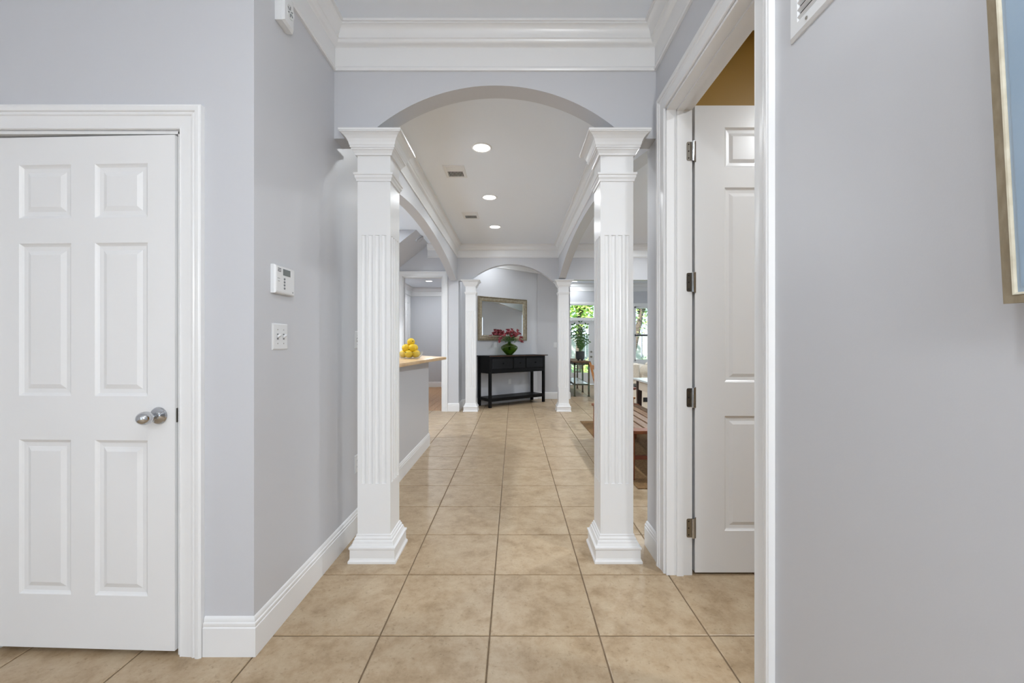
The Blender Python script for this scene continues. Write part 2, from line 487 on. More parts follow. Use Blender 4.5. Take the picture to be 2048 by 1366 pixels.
# right outer wall with two big windows (daylight for the dining and living rooms)
mb = MB()
ys = [(2.4, 3.4, 0), (3.4, 5.4, 1), (5.4, 8.6, 0), (8.6, 11.2, 1), (11.2, YLIV + 0.14, 0)]
for y0, y1, w in ys:
    if w:
        mb.box(XLIV, XLIV + 0.14, y0, y1, 0, 0.7); mb.box(XLIV, XLIV + 0.14, y0, y1, 2.35, CEIL)
    else:
        mb.box(XLIV, XLIV + 0.14, y0, y1, 0, CEIL)
struct(mb.build('wall_living_right', M['wall']), 'grey outer wall with two daylight windows at right')
struct(MB().box(XR + WT, XLIV, 2.42, 2.53, 0, CEIL).build('wall_dining_near', M['wall']), 'grey near wall of the dining room')
struct(MB().box(XR + WT, 4.0, 2.385, 2.42, 0, CEIL).build('wall_bedroom_far', M['mustard']), 'mustard yellow wall behind the open bedroom door')
struct(MB().box(XR + WT, XR + WT + 0.01, YB, RY0, 0, CEIL).build('wall_bedroom_left', M['mustard']), 'mustard inner face of the right hall wall')
struct(MB().box(4.0, 4.12, YB, 2.42, 0, CEIL).build('wall_bedroom_right', M['mustard']), 'mustard outer wall of the bedroom')
# entrance wall behind the camera: big glazed opening invented to let daylight in
mb = MB()
EX = [(XFL, -1.55, 0, CEIL), (-1.55, 0.45, 2.45, CEIL), (0.45, XR, 0, CEIL), (XR, 4.12, 0, CEIL)]
for x0, x1, z0, z1 in EX: mb.box(x0, x1, YB - 0.14, YB, z0, z1)
struct(mb.build('wall_entrance', M['wall']), 'grey entrance wall with added wide glazed doors behind the viewer')
struct(MB().box(XFL - 0.12, XFL, YB - 0.14, 2.62, 0, CEIL).build('wall_foyer_left', M['wall']), 'grey left wall of the foyer')
win = sempty('door_5', 'added white framed glazed doors behind the viewer for daylight', 'door')
mb = MB()
for x in (-1.55, -1.12, -0.55, 0.02, 0.40): mb.box(x, x + 0.05, YB - 0.09, YB - 0.04, 0, 2.45)
for z in (0.0, 0.62, 2.05, 2.40): mb.box(-1.55, 0.45, YB - 0.09, YB - 0.04, z, z + (0.22 if z == 0 else 0.05))
mb.build('frame', M['trim'], win)
MB().box(-1.53, 0.43, YB - 0.068, YB - 0.062, 0.02, 2.43).build('pane', M['glass'], win)

# ------------------------------------------------------------------ trim: crown, baseboards, casings
crown = [(0, CRB), (.012, CRB), (.016, CRB + .008), (.014, CRB + .02), (.009, CRB + .026), (.009, CRB + .130), (.018, CRB + .137), (.026, CRB + .140),
         (.034, CRB + .150), (.038, CRB + .160), (.044, CRB + .163), (.046, CRB + .178), (.056, CRB + .200), (.072, CRB + .218), (.078, CRB + .220),
         (.078, CRB + .227), (.087, CRB + .227), (.087, CEIL), (0, CEIL)]
base = [(0, 0), (.014, 0), (.014, .112), (.011, .116), (.013, .122), (.012, .130), (.008, .134), (.008, .142), (.004, .150), (0, .153)]


def trim_run(name, path, prof, closed, label, cat):
    return struct(sweep(path, prof, closed).build(name, M['trim'], auto=True), label, cat)


trim_run('trim_1', [(XR, YB), (XR, H0), (XL, H0), (XL, YD), (XFL, YD), (XFL, YB)], crown, True, 'white stepped crown moulding round the foyer ceiling', 'crown moulding')
trim_run('trim_2', [(XR, H1), (XR, G0), (XL, G0), (XL, H1)], crown, True, 'white crown moulding round the hall ceiling between the arches', 'crown moulding')
trim_run('trim_3', [(XR, G1), (1.25, G1), (1.25, 9.24), (NB_.x, NB_.y), (NA.x, NA.y), (-1.0, G1)], crown, False, 'white crown moulding above the mirror wall', 'crown moulding')
trim_run('trim_4', [(XLIV, YLIV), (1.25, YLIV), (1.25, 9.3)], crown, False, 'white crown moulding over the garden door wall', 'crown moulding')
trim_run('trim_5', [(XLIV, G0), (XR + WT, G0)], crown, False, 'white crown moulding on the dining room header', 'crown moulding')
trim_run('trim_6', [(XL - WT, 7.53), (-1.56, 7.53)], crown, False, 'white crown moulding above the kitchen doorway', 'crown moulding')
trim_run('trim_7', [(-1.22, 11.72), (-2.9, 11.72), (-2.9, 7.66)], [(u, z - 0.225) for u, z in crown], False, 'white crown moulding in the wood floored room', 'crown moulding')



def base_run(name, path, label):
    """Left of the path is the room side."""
    return trim_run(name, path, base, False, label, 'baseboard')


base_run('baseboard_left', [(DX1 + 0.098, YD), (XL, YD), (XL, HALF_END), (XL - WT, HALF_END)][::-1], 'tall white baseboard along the left wall and half wall')
base_run('baseboard_closet', [(DX0 - 0.098, YD), (XFL, YD), (XFL, YB)], 'white baseboard left of the closet door')
base_run('baseboard_right', [(XR, RY1 + 0.098), (XR, 2.53), (XR + WT, 2.53)], 'short white baseboard on the pier by the open door')
base_run('baseboard_foyer', [(XR, YB), (XR, RY0 - 0.098)], 'white baseboard under the framed print on the right wall')
base_run('baseboard_kitchen', [(-1.0, 8.04), (-1.0, 7.53), (KX1 + 0.092, 7.53)], 'white baseboard beside the kitchen doorway')
base_run('baseboard_nook', [(1.25, 9.24), (NB_.x, NB_.y), (NA.x, NA.y)], 'white baseboard along the mirror wall')
base_run('baseboard_study', [(-1.22, 11.72), (-2.9, 11.72), (-2.9, 7.66)], 'white baseboard in the wood floored room')
base_run('baseboard_living', [(LDX0 - 0.12, YLIV), (1.25, YLIV), (1.25, 9.24)], 'white baseboard left of the garden door')
base_run('baseboard_living_far', [(XLIV, YLIV), (LDX1 + 0.12, YLIV)], 'white baseboard right of the garden door')

casing = [(0, 0), (0, .010), (.004, .013), (.008, .011), (.034, .013), (.050, .014), (.054, .018), (.060, .019), (.064, .016), (.068, .022), (.076, .024), (.084, .024), (.088, .021), (.092, .020), (.092, 0)]


def casing_obj(name, P, a0, a1, b1, label):
    return struct(frame3(P, a0, a1, 0, b1, casing).build(name, M['trim'], auto=True), label, 'door casing')


casing_obj('trim_8', lambda a, b, v: (a, YD - v, b), DX0 - .004, DX1 + .004, DTOP + .004, 'white moulded casing round the closet door')
casing_obj('trim_9', lambda a, b, v: (XR - v, a, b), RY0 - .004, RY1 + .004, RTOP + .004, 'white moulded casing round the bedroom doorway')
casing_obj('trim_10', lambda a, b, v: (a, 7.53 - v, b), KX0 - .004, KX1 + .004, KTOP + .004, 'white casing round the kitchen doorway')
casing_obj('trim_11', lambda a, b, v: (-2.9 + v, a, b), 10.72, 11.52, 2.44, 'white casing on the left wall of the wood floored room')
# jambs
mb = MB()
mb.box(DX0 - .001, DX0 + .012, YD - .001, YD + WT, 0, DTOP); mb.box(DX1 - .008, DX1 + .001, YD - .001, YD + WT, 0, DTOP)
mb.box(DX0, DX1, YD - .001, YD + WT, DTOP - .010, DTOP + .001)
mb.box(DX1 - .020, DX1 - .008, YD + .055, YD + .07, 0, DTOP - .01)
struct(mb.build('trim_12', M['trim']), 'white jamb lining inside the closet door frame', 'door jamb')
mb = MB()
jx0, jx1 = XR - .002, XR + WT + .014
mb.box(jx0, jx1, RY1 - .012, RY1 + .001, 0, RTOP); mb.box(jx0, jx1, RY0 - .001, RY0 + .012, 0, RTOP)
mb.box(jx0, jx1, RY0, RY1, RTOP - .012, RTOP + .001)
for (a, b) in [(XR + .05, XR + .085)]:
    mb.box(a, b, RY1 - .022, RY1 - .012, 0, RTOP - .012); mb.box(a, b, RY0 + .012, RY0 + .022, 0, RTOP - .012); mb.box(a, b, RY0 + .012, RY1 - .012, RTOP - .022, RTOP - .012)
struct(mb.build('trim_13', M['trim']), 'white jamb with door stop in the bedroom doorway', 'door jamb')
mb = MB()
mb.box(KX0 - .001, KX0 + .015, 7.529, 7.651, 0, KTOP); mb.box(KX1 - .015, KX1 + .001, 7.529, 7.651, 0, KTOP); mb.box(KX0, KX1, 7.529, 7.651, KTOP - .015, KTOP + .001)
kj = struct(mb.build('trim_14', M['trim']), 'white jamb lining of the kitchen doorway with brass hinges', 'door jamb')
for z in (.25, .92, 1.55, 2.2):
    MB().box(KX1 - .018, KX1 - .014, 7.58, 7.61, z, z + .1).build('hinge', M['nickel'], kj)


# ------------------------------------------------------------------ six-panel doors
def panel_mesh(x0, x1, z0, z1, t):
    """Raised panel; local y=0 is the front face of the leaf, y=t the back."""
    mb = MB()
    steps = [(0, 0), (.006, .005), (.012, .0085), (.028, .0095), (.046, .003), (.048, .003)]
    rect = lambda d, y: [(x0 + d, y, z0 + d), (x1 - d, y, z0 + d), (x1 - d, y, z1 - d), (x0 + d, y, z1 - d)]
    mb.rings([rect(d, y) for d, y in steps], False, True)
    mb.rings([rect(d, t - y) for d, y in steps], False, True)
    return mb


def six_panel(root, w, h, cols, rows, t=.036):
    mb = MB()
    xs = [0] + [c for ab in cols for c in ab] + [w]
    zs = [0] + [c for ab in rows for c in ab] + [h]
    for i in range(0, len(xs), 2): mb.box(xs[i], xs[i + 1], 0, t, 0, h)
    for i in range(0, len(zs), 2):
        for (a, b) in cols: mb.box(a, b, 0, t, zs[i], zs[i + 1])
    leaf = mb.build('leaf', M['trim'], root)
    for (a, b) in cols:
        for (c, d) in rows:
            panel_mesh(a, b, c, d, t).build('panel', M['trim'], root)
    return leaf


# closet door, hinged at the left, ajar towards the viewer: local x runs from the hinge to the latch edge
dw = DX1 - DX0 - 0.026
door1 = sempty('door_1', 'white six-panel closet door standing slightly ajar with chrome knob', 'door', (DX0 + .013, YD + .016, .022), -math.radians(2.1))
cols = [(dw - .64, dw - .424), (dw - .326, dw - .110)]
six_panel(door1, dw, 2.028, cols, [(.212, .826), (1.0, 1.606), (1.706, 1.918)])
kx, kz = dw - .062, .925
knob = MB().lathe([(.033, -.001), (.034, -.004), (.031, -.009), (.018, -.012), (.012, -.016), (.010, -.03), (.011, -.036), (.013, -.04)], 28, (kx, 0, kz), 'y').build('rose', M['chrome'], door1, auto=True)
MB().ball((kx, -.062, kz), .0265, 24, 16, (1.0, 1.12, .96)).build('knob', M['chrome'], door1, smooth=True)
MB().box(dw - .001, dw + .0015, .006, .030, kz - .028, kz + .028).build('latch_plate', M['nickel'], door1)
MB().box(DX1 - .0095, DX1 - .0075, YD + .012, YD + .04, .925, .985).build('strike_plate', M['dark'], door1)
door1.children[-1].matrix_parent_inverse = (Matrix.Translation(door1.location) @ Matrix.Rotation(-math.radians(2.1), 4, 'Z')).inverted()

# bedroom door, swung fully open, in front of the mustard wall
door2 = sempty('door_2', 'tall white six-panel bedroom door swung open, four nickel hinges', 'door', (.964, 2.213, .012))
d2c = [(.157, .385), (.475, .703)]
six_panel(door2, .81, 2.484, d2c, [(.221, .833), (1.011, 2.048), (2.154, 2.368)])
for z in (2.238, 1.543, .931, .239):
    hg = MB()
    # leaf on the jamb face, rounded corners
    y = RY1 - .0135 - 2.213
    def plate(x0, x1, z0, z1, yy, th, mbx):
        r = .008
        pts = [(x1, z0), (x1, z1), (x0 + r, z1), (x0 + r * .3, z1 - r * .3), (x0, z1 - r), (x0, z0 + r), (x0 + r * .3, z0 + r * .3), (x0 + r, z0)]
        return mbx.prism(pts, 'y', yy, yy + th)
    plate(-.047, -.0185, z - .05, z + .05, y, .002, hg)
    h = hg.build('hinge', M['nickel'], door2)
    MB().lathe([(.0065, z - .052), (.0065, z + .052)], 12, (-.0135, y - .004, 0)).build('knuckle', M['chrome'], h, auto=True)
    q = MB(); q.add([(-.010, y - .004, z - .05), (.0045, -.002, z - .056), (.0045, -.002, z + .056), (-.010, y - .004, z + .05),
                     (-.010, y - .002, z - .05), (.0045, .0, z - .056), (.0045, .0, z + .056), (-.010, y - .002, z + .05)],
                    [(0, 1, 2, 3), (4, 5, 6, 7), (0, 1, 5, 4), (1, 2, 6, 5), (2, 3, 7, 6), (3, 0, 4, 7)])
    q.build('door_plate', M['nickel'], h)
    for dz in (-.036, 0, .036):
        MB().lathe([(.0035, 0), (.0035, -.0012)], 8, (-.036, y, z + dz), 'y').build('screw', M['dark'], h)

# panelled door in the room beyond the kitchen doorway
door3 = sempty('door_3', 'white panelled door on the left wall beyond the kitchen doorway', 'door', (-2.893, 11.52, .012), -PI / 2)
six_panel(door3, .8, 2.42, [(.12, .35), (.45, .68)], [(.2, .8), (.98, 2.0), (2.1, 2.32)], .03)


# ------------------------------------------------------------------ columns
def column(loc, top, label):
    c = thing('column', label, 'column', loc)
    k = top / 2.415
    H = .093
    MB().square([(.134, 0), (.134, .012), (.128, .020), (.1255, .028), (.1255, .074), (.130, .079), (.130, .088), (.119, .094), (.114, .106), (.112, .116), (.106, .121),
                 (.106, .131), (.099, .139), (.099, .147), (.092, .151)]).build('plinth', M['trim'], c)
    z0, z1 = .434, 1.845 * k
    mb = MB().square([(H, .149), (H, z0)]).square([(H, z1), (H, 2.299 * k)])
    # fluted middle: square section with four round grooves a side
    side = []
    for g in range(4):
        u = -.057 + g * .038
        for j in range(7):
            a = PI * j / 6
            side.append((u - .0125 * math.cos(a), .0065 * math.sin(a)))
    sec = []
    for q in range(4):
        ca, sa = math.cos(q * PI / 2), math.sin(q * PI / 2)
        for (u, d) in [(-H, 0)] + side:
            x, y = u, -H + d
            sec.append((x * ca - y * sa, x * sa + y * ca))
    mb.rings([[(x, y, z0) for x, y in sec], [(x, y, z1) for x, y in sec]])
    mb.build('shaft', M['trim'], c)
    MB().square([(h, z * k) for h, z in [(.092, 2.149), (.098, 2.149), (.100, 2.160), (.106, 2.170), (.106, 2.180), (.111, 2.185), (.111, 2.195), (.092, 2.195)]]).build('collar', M['trim'], c)
    MB().square([(h, z * k) for h, z in [(.092, 2.294), (.103, 2.294), (.106, 2.304), (.113, 2.316), (.120, 2.322), (.120, 2.328), (.125, 2.330), (.125, 2.338),
                 (.128, 2.342), (.131, 2.356), (.138, 2.372), (.149, 2.386), (.162, 2.396), (.168, 2.398), (.168, 2.403), (.1715, 2.403), (.1715, 2.415), (.092, 2.415)]]).build('capital', M['trim'], c)
    return c


CY_N = 2.4525
column((-.793, CY_N, 0), 2.415, 'large white fluted square column at the left of the near arch')
column((.585, CY_N, 0), 2.415, 'large white fluted square column beside the open bedroom door')
column(((942.2 - CX) * 7.626 / F, 7.626, 0), 2.380, 'distant white column left of the mirror and console')
column(((1126.3 - CX) * 7.626 / F, 7.626, 0), 2.380, 'distant white column between console table and plant stand')


# ------------------------------------------------------------------ ceiling lights and registers
def recessed(x, y, label, power=None, z=CEIL, r=.075, col=(.92, .965, 1.0), grp='recessed ceiling lights'):
    t = thing('recessed_light', label, 'ceiling light', (x, y, z), 0, grp)
    MB().lathe([(r + .002, -.0005), (r + .020, -.0005), (r + .020, -.004), (r + .010, -.009), (r + .002, -.007)], 36, caps=False).build('trim_ring', M['trim'], t, auto=True)
    MB().lathe([(r + .002, -.0008), (r + .002, -.004), (.001, -.004)], 36).build('lens', M['lens'], t)
    if power:
        d = bpy.data.lights.new('lamp', 'AREA'); d.shape = 'DISK'; d.size = 2 * r - .01; d.energy = power; d.color = col
        o = bpy.data.objects.new('lamp', d); COL.objects.link(o); o.parent = t; o.location = (0, 0, -.008)
    return t


for (x, y, w) in [(-.295, 3.809, 'nearest'), (-.297, 5.10, 'middle'), (-.288, 6.39, 'farthest')]:
    recessed(x, y, f'{w} of the three round lights in the hall ceiling', LAMP_HALL)
recessed(-.28, 8.02, 'round light in the nook ceiling above the console', LAMP_HALL * 1.05)
recessed(1.75, 12.0, 'small bright ceiling light before the garden door', LAMP_HALL)
recessed(-2.13, 10.45, 'round light in the low ceiling beyond the kitchen doorway', LAMP_HALL * 3.2, 2.80)
for (x, y, lab, k) in [(2.6, 4.0, 'added unseen light in the dining ceiling over the bench end', 1), (2.6, 6.0, 'added unseen light in the dining ceiling over the table end', 1), (3.2, 9.3, 'added unseen light in the living room ceiling over the armchair', 1),
                  (-2.6, 4.2, 'added unseen light in the kitchen ceiling nearer the foyer', 1), (-2.6, 5.8, 'added unseen light in the kitchen ceiling nearer the stairs', 1), (2.2, 1.0, 'added unseen light in the bedroom ceiling behind the open door', .95)]:
    recessed(x, y, lab, FILL_SIDE * k)  # side room lights out of view, added to brighten rooms and hall
for (x, y, lab, k) in [(-1.7, -2.4, 'left', .35), (-.1, -2.4, 'right', .35), (.15, .45, 'nearest', .17)]:
    recessed(x, y, f'{lab} added fill light in the foyer ceiling out of view', FILL_FOYER * k)  # unseen foyer lights, added to brighten its floor and ceiling
# invented floor lamp behind the camera, lights the front faces in view
lan = thing('fill_floor_lamp', 'added fill lamp with glass drum shade, unseen behind the viewer', 'lamp', (.55, -.95, 0))
MB().lathe([(.14, 0), (.14, .018), (.03, .030), (.012, .04)], 28).build('base', M['nickel'], lan, auto=True)
MB().lathe([(.010, .03), (.010, 1.58)], 12).build('pole', M['nickel'], lan, auto=True)
MB().lathe([(.15, 1.58), (.17, 1.60), (.17, 1.88), (.15, 1.90)], 28, caps=False).build('shade', glass_mat('clear_shade', (1, 1, 1, 1)), lan, smooth=True)
pd = bpy.data.lights.new('lamp', 'POINT'); pd.energy = FILL_FOYER; pd.shadow_soft_size = .11; pd.color = (.94, .972, 1.0)
po = bpy.data.objects.new('lamp', pd); COL.objects.link(po); po.parent = lan; po.location = (0, 0, 1.74)


def register(x, y, label):
    t = thing('ceiling_register', label, 'air vent', (x, y, CEIL), 0, 'hall ceiling air vents')
    w, d = .110, .155
    rs = lambda s_, z: [(-w + s_, -d + s_, z), (w - s_, -d + s_, z), (w - s_, d - s_, z), (-w + s_, d - s_, z)]
    MB().rings([rs(0, 0), rs(0, -.003), rs(.004, -.006), rs(.030, -.008), rs(.032, -.001)], False, False).build('frame', M['plastic'], t)
    MB().box(-w + .03, w - .03, -d + .03, d - .03, -.0012, -.0006).build('dark_backing', M['dark'], t)  # dark sheet stands for the shade inside the vent
    n = 10
    for i in range(n):
        xx = -w + .034 + (2 * w - .068) * (i + .5) / n
        s_ = MB(); s_.bar((xx, -.012, -.005), (xx, d - .03, -.005), .0042, .0035, (0, 0, 1)); s_.build('slat', M['plastic'], t)
    for i in range(5):
        yy = -d + .036 + i * .0215
        s_ = MB(); s_.bar((-w + .03, yy, -.005), (w - .03, yy, -.005), .017, .0014, (0, .5, 1)); s_.build('slat', M['plastic'], t)
    MB().bar((-w + .03, -.016, -.0055), (w - .03, -.016, -.0055), .006, .003).build('divider', M['plastic'], t)
    return t


register(-.612, 4.34, 'white louvred air vent nearer in the hall ceiling')
register(-.605, 5.83, 'white louvred air vent farther in the hall ceiling')

# ------------------------------------------------------------------ things on the left wall
# local frame for wall plates on the left wall: +x out of the wall
kp = thing('alarm_keypad', 'white alarm keypad with small grey screen on the left wall', 'keypad', (XL, 1.835, 1.445))
Y0, Y1 = -.078, .078
rs = lambda x, d: [(x, Y0 + d, d), (x, Y1 - d, d), (x, Y1 - d, .122 - d), (x, Y0 + d, .122 - d)]
MB().rings([rs(0, 0), rs(.014, 0), rs(.020, .004), rs(.022, .010)]).build('body', M['plastic'], kp)
MB().box(.0215, .0228, -.022, .036, .082, .110).build('screen', M['lcd'], kp)
MB().box(.0215, .0225, .045, .068, .074, .112).build('side_cover', M['plastic'], kp)
for i in range(4): MB().lathe([(.0052, .0215), (.0048, .0245), (.003, .025)], 14, (0, -.012, .026 + i * .0135), 'x').build('button', M['greyplastic'], kp, auto=True)
for i in range(3): MB().box(.0215, .0226, -.062, -.038, .094 + i * .006, .0965 + i * .006).build('speaker_slot', M['dark'], kp)
for i, (ya, yb) in enumerate([(-.065, -.047), (-.062, -.048)]): MB().box(.0215, .0224, ya, yb, .064 - i * .012, .066 - i * .012).build('mark', M['greyplastic'], kp)
MB().box(.0215, .0224, .054, .060, .012, .018).build('mark', M['greyplastic'], kp)


def plate_l(name, y, z, gangs, label, kind='toggle', h=.114):
    w = .070 + .046 * (gangs - 1)
    t = thing(name, label, 'outlet' if kind == 'outlet' else 'light switch', (XL, y, z))
    rs = lambda x, d: [(x, -w / 2 + d, -h / 2 + d), (x, w / 2 - d, -h / 2 + d), (x, w / 2 - d, h / 2 - d), (x, -w / 2 + d, h / 2 - d)]
    MB().rings([rs(0, 0), rs(.003, 0), rs(.006, .005)]).build('plate', M['plastic'], t)
    for g in range(gangs):
        yy = (g - (gangs - 1) / 2) * .046
        if kind == 'toggle':
            MB().box(.0058, .0066, yy - .006, yy + .006, -.013, .013).build('slot', M['greyplastic'], t)
            MB().rings([[(.006, yy - .0045, -.006), (.006, yy + .0045, -.006), (.006, yy + .0045, .006), (.006, yy - .0045, .006)],
                        [(.020, yy - .0035, .004), (.020, yy + .0035, .004), (.020, yy + .0035, .011), (.020, yy - .0035, .011)]]).build('toggle', M['plastic'], t)
            for zz in (-.030, .030): MB().lathe([(.003, .006), (.0026, .0068)], 8, (0, yy, zz), 'x').build('screw', M['nickel'], t)
        else:
            for zz in (-.020, .020):
                MB().lathe([(.017, .006), (.016, .0078)], 18, (0, yy, zz), 'x').build('socket', M['plastic'], t)
                MB().box(.0078, .0083, yy - .007, yy - .005, zz - .004, zz + .005).build('slot', M['dark'], t)
                MB().box(.0078, .0083, yy + .005, yy + .007, zz - .004, zz + .005).build('slot', M['dark'], t)
    return t


plate_l('light_switch', 1.823, 1.260, 2, 'double white toggle switch below the alarm keypad')
plate_l('light_switch', 2.713, 1.254, 1, 'white switch plate half hidden by the near left column')
plate_l('wall_outlet', 2.713, .448, 1, 'white outlet low on the wall beside the near left column', 'outlet')

al = thing('wall_alarm', 'white box alarm sounder high on the left wall under the crown', 'alarm', (XL, 1.83, 2.622))
rs = lambda x, d: [(x, -.044 + d, d), (x, .044 - d, d), (x, .044 - d, .138 - d), (x, -.044 + d, .138 - d)]
MB().rings([rs(0, .002), rs(.004, .002), rs(.005, 0), rs(.030, 0), rs(.040, .009)]).build('body', M['plastic'], al)
MB().lathe([(.030, .039), (.030, .043), (.026, .043), (.026, .0405), (.001, .0405)], 28, (0, .006, .070), 'x').build('grille_ring', M['plastic'], al, auto=True)
for a in (0.5, 1.6, 2.6, 3.7, 4.7, 5.7):
    MB().bar((.0415, .006 + .008 * math.cos(a), .070 + .008 * math.sin(a)), (.0415, .006 + .022 * math.cos(a), .070 + .022 * math.sin(a)), .004, .0016, (1, 0, 0)).build('sound_slot', M['greyplastic'], al)

# ------------------------------------------------------------------ return grille and framed print on the right wall
gr = thing('return_grille', 'white louvred return air grille high on the right wall', 'air vent', (XR, 1.215, 2.103))
GW, GH = .36, .32
rs = lambda d, x: [(x, -d, d), (x, -GW + d, d), (x, -GW + d, GH - d), (x, -d, GH - d)]
MB().rings([rs(0, 0), rs(0, -.004), rs(.008, -.010), rs(.036, -.010), rs(.038, -.002)], False, False).build('frame', M['plastic'], gr)
MB().box(-.0015, -.0008, -GW + .03, -.03, .03, GH - .03).build('dark_backing', M['dark'], gr)  # dark sheet in place of the shadow behind the louvres
for i in range(12):
    z = .046 + i * .0205
    q = MB(); q.bar((-.006, -GW + .037, z), (-.006, -.037, z), .0115, .0012, (.62, 0, .7)); q.build('louvre', M['plastic'], gr)
for yy in (-.075, -GW / 2, -GW + .075):
    MB().lathe([(.0045, -.0105), (.004, -.0125), (.001, -.0128)], 12, (0, yy, .020), 'x').build('screw', M['nickel'], gr)

pic = thing('framed_print', 'washed oak framed pale blue print tilted off the right wall', 'picture', (.792, .661, 1.290))
PW, PH, TILT = .36, .62, math.radians(3.2)
def PP(a, b, v):      # a along the wall towards the camera, b up, v proud of the back plane
    return (-v * math.cos(TILT) - b * math.sin(TILT), -a, b * math.cos(TILT) - v * math.sin(TILT))
frame3(lambda a, b, v: PP(a, b, v), .0135, PW - .0135, .0170, PH - .017, [(-.001, 0), (-.001, .012), (.0, .014), (.0135, .014), (.0135, -.016), (-.001, -.016)], True).build('frame', M['oakframe'], pic)
frame3(lambda a, b, v: PP(a, b, v), .0135, PW - .0135, .0170, PH - .017, [(-.0032, .008), (-.0032, .0115), (-.0015, .0135), (.0005, .0146), (.0005, .008)], True).build('bead', M['bead'], pic)
q = MB(); q.rings([[PP(.008, .010, .008), PP(PW - .008, .010, .008), PP(PW - .008, PH - .01, .008), PP(.008, PH - .01, .008)],
                   [PP(.008, .010, .010), PP(PW - .008, .010, .010), PP(PW - .008, PH - .01, .010), PP(.008, PH - .01, .010)]]); q.build('mat_board', M['bluemat'], pic)
q = MB(); q.rings([[PP(.022, .028, .010), PP(PW - .03, .028, .010), PP(PW - .03, PH - .03, .010), PP(.022, PH - .03, .010)],
                   [PP(.022, .028, .0107), PP(PW - .03, .028, .0107), PP(PW - .03, PH - .03, .0107), PP(.022, PH - .03, .0107)]]); q.build('print', M['blueart'], pic)

# ------------------------------------------------------------------ bar counter, bowl of lemons, smoke detector on the soffit
ct = [(-1.06, 3.02), (-.955, 3.02), (-.94, 3.3), (-.905, 4.1), (-.868, 4.75), (-.83, 5.12), (-.838, 5.14), (-1.26, 5.70), (-1.62, 5.55), (-1.62, 3.02)]
mb = MB()
def inset(poly, d):
    c = Vector((sum(p[0] for p in poly) / len(poly), sum(p[1] for p in poly) / len(poly)))
    return [(p[0] + (c.x - p[0]) * d, p[1] + (c.y - p[1]) * d) for p in poly]
mb.rings([[(x, y, z) for x, y in inset(ct, d)] for d, z in [(.008, 1.034), (0, 1.038), (0, 1.060), (.006, 1.0645)]])
tag(mb.build('bar_counter', M['counter'], auto=True), 'pale wood bar counter top on the grey half wall', 'counter')
bc = Vector((-1.135, 4.56, 1.065))
bowl = tag(MB().lathe([(.045, 0), (.10, .004), (.128, .03), (.142, .075), (.139, .075), (.124, .032), (.096, .008), (.001, .006)], 36).build('fruit_bowl', M['bowlglass'], None, smooth=True),
           'shallow clear glass bowl under the lemon pile on the counter', 'bowl')
bowl.location = bc
LR = .042
lem = [(-.062, -.045, .052), (.0, -.074, .052), (.062, -.03, .052), (.055, .05, .052), (-.02, .062, .052), (-.083, .03, .052), (0.0, -.008, .050),
       (-.035, -.05, .118), (.032, -.042, .118), (.035, .034, .118), (-.04, .025, .118), (.012, -.012, .182)]
names = ['lemon at the left front of the bowl rim', 'lemon at the front centre of the bottom layer', 'lemon at the right front of the bottom layer', 'lemon at the right rear of the bottom layer',
         'lemon at the rear of the bottom layer', 'lemon at the far left of the bottom layer', 'lemon hidden at the middle of the bottom layer',
         'lemon at the left of the second layer', 'lemon in the centre of the second layer facing the hall', 'lemon at the right of the second layer', 'lemon at the rear of the second layer', 'topmost yellow lemon of the pile on the counter']
for (x, y, z), nm in zip(lem, names):
    l = thing('lemon', 'yellow ' + nm if not nm.startswith('topmost') else nm, 'lemon', (bc.x + x, bc.y + y, bc.z + z), 0, 'lemons in the bowl')
    a, b = random.uniform(0, 2 * PI), random.uniform(-.5, .5)
    R = Matrix.Rotation(a, 3, 'Z') @ Matrix.Rotation(b, 3, 'Y')
    MB().ball((0, 0, 0), LR, 18, 12, (1.03, 1, .98), R).build('skin', M['lemon'], l, smooth=True)
    e = R @ Vector((LR * 1.02, 0, 0))
    MB().ball(tuple(e), .006, 8, 5).build('stem_end', M['stemgreen'], l, smooth=True)
# smoke detector, set square to the sloping soffit
sd = thing('smoke_detector', 'round grey-white smoke detector on the sloping stair soffit', 'smoke detector')
c0 = px(838, 493, 6.95)
c0.z = CEIL - (sx - c0.x) * .79
sd.location = (c0.x, c0.y, c0.z)
sd.rotation_euler = (0, PI - math.atan(.79), 0)
MB().lathe([(.075, 0), (.075, .012), (.066, .030), (.030, .036), (.001, .036)], 28).build('body', M['wall'], sd, auto=True)
MB().lathe([(.068, .028), (.070, .024), (.071, .0225), (.060, .033)], 28, caps=False).build('vent_ring', M['greyplastic'], sd, auto=True)

# ------------------------------------------------------------------ console table, vase, flowers, mirror
ca = math.atan2(.617, .786)
con = thing('console_table', 'black console table with three drawers and low shelf below the mirror', 'console table', (-.4565, 7.897, 0), ca)
CW, CD, CH = 1.42, .42, .995
for x in (0, CW - .05):
    for y in (0, CD - .05):
        MB().bbox(x, x + .05, y, y + .05, 0, .975, .003).build('leg', M['black'], con)
mb = MB().box(.05, CW - .05, .006, .028, .945, .975).box(.05, CW - .05, .006, .028, .655, .735)
for a, b in [(.05, .058), (.547, .588), (.867, .908), (1.362, 1.37)]: mb.box(a, b, .008, .028, .735, .945)
mb.box(.05, CW - .05, CD - .03, CD - .01, .655, .975)
mb.box(.012, .034, .05, CD - .05, .655, .975); mb.box(CW - .034, CW - .012, .05, CD - .05, .655, .975); mb.box(.05, CW - .05, .03, CD - .03, .66, .67)
mb.build('apron', M['black'], con)
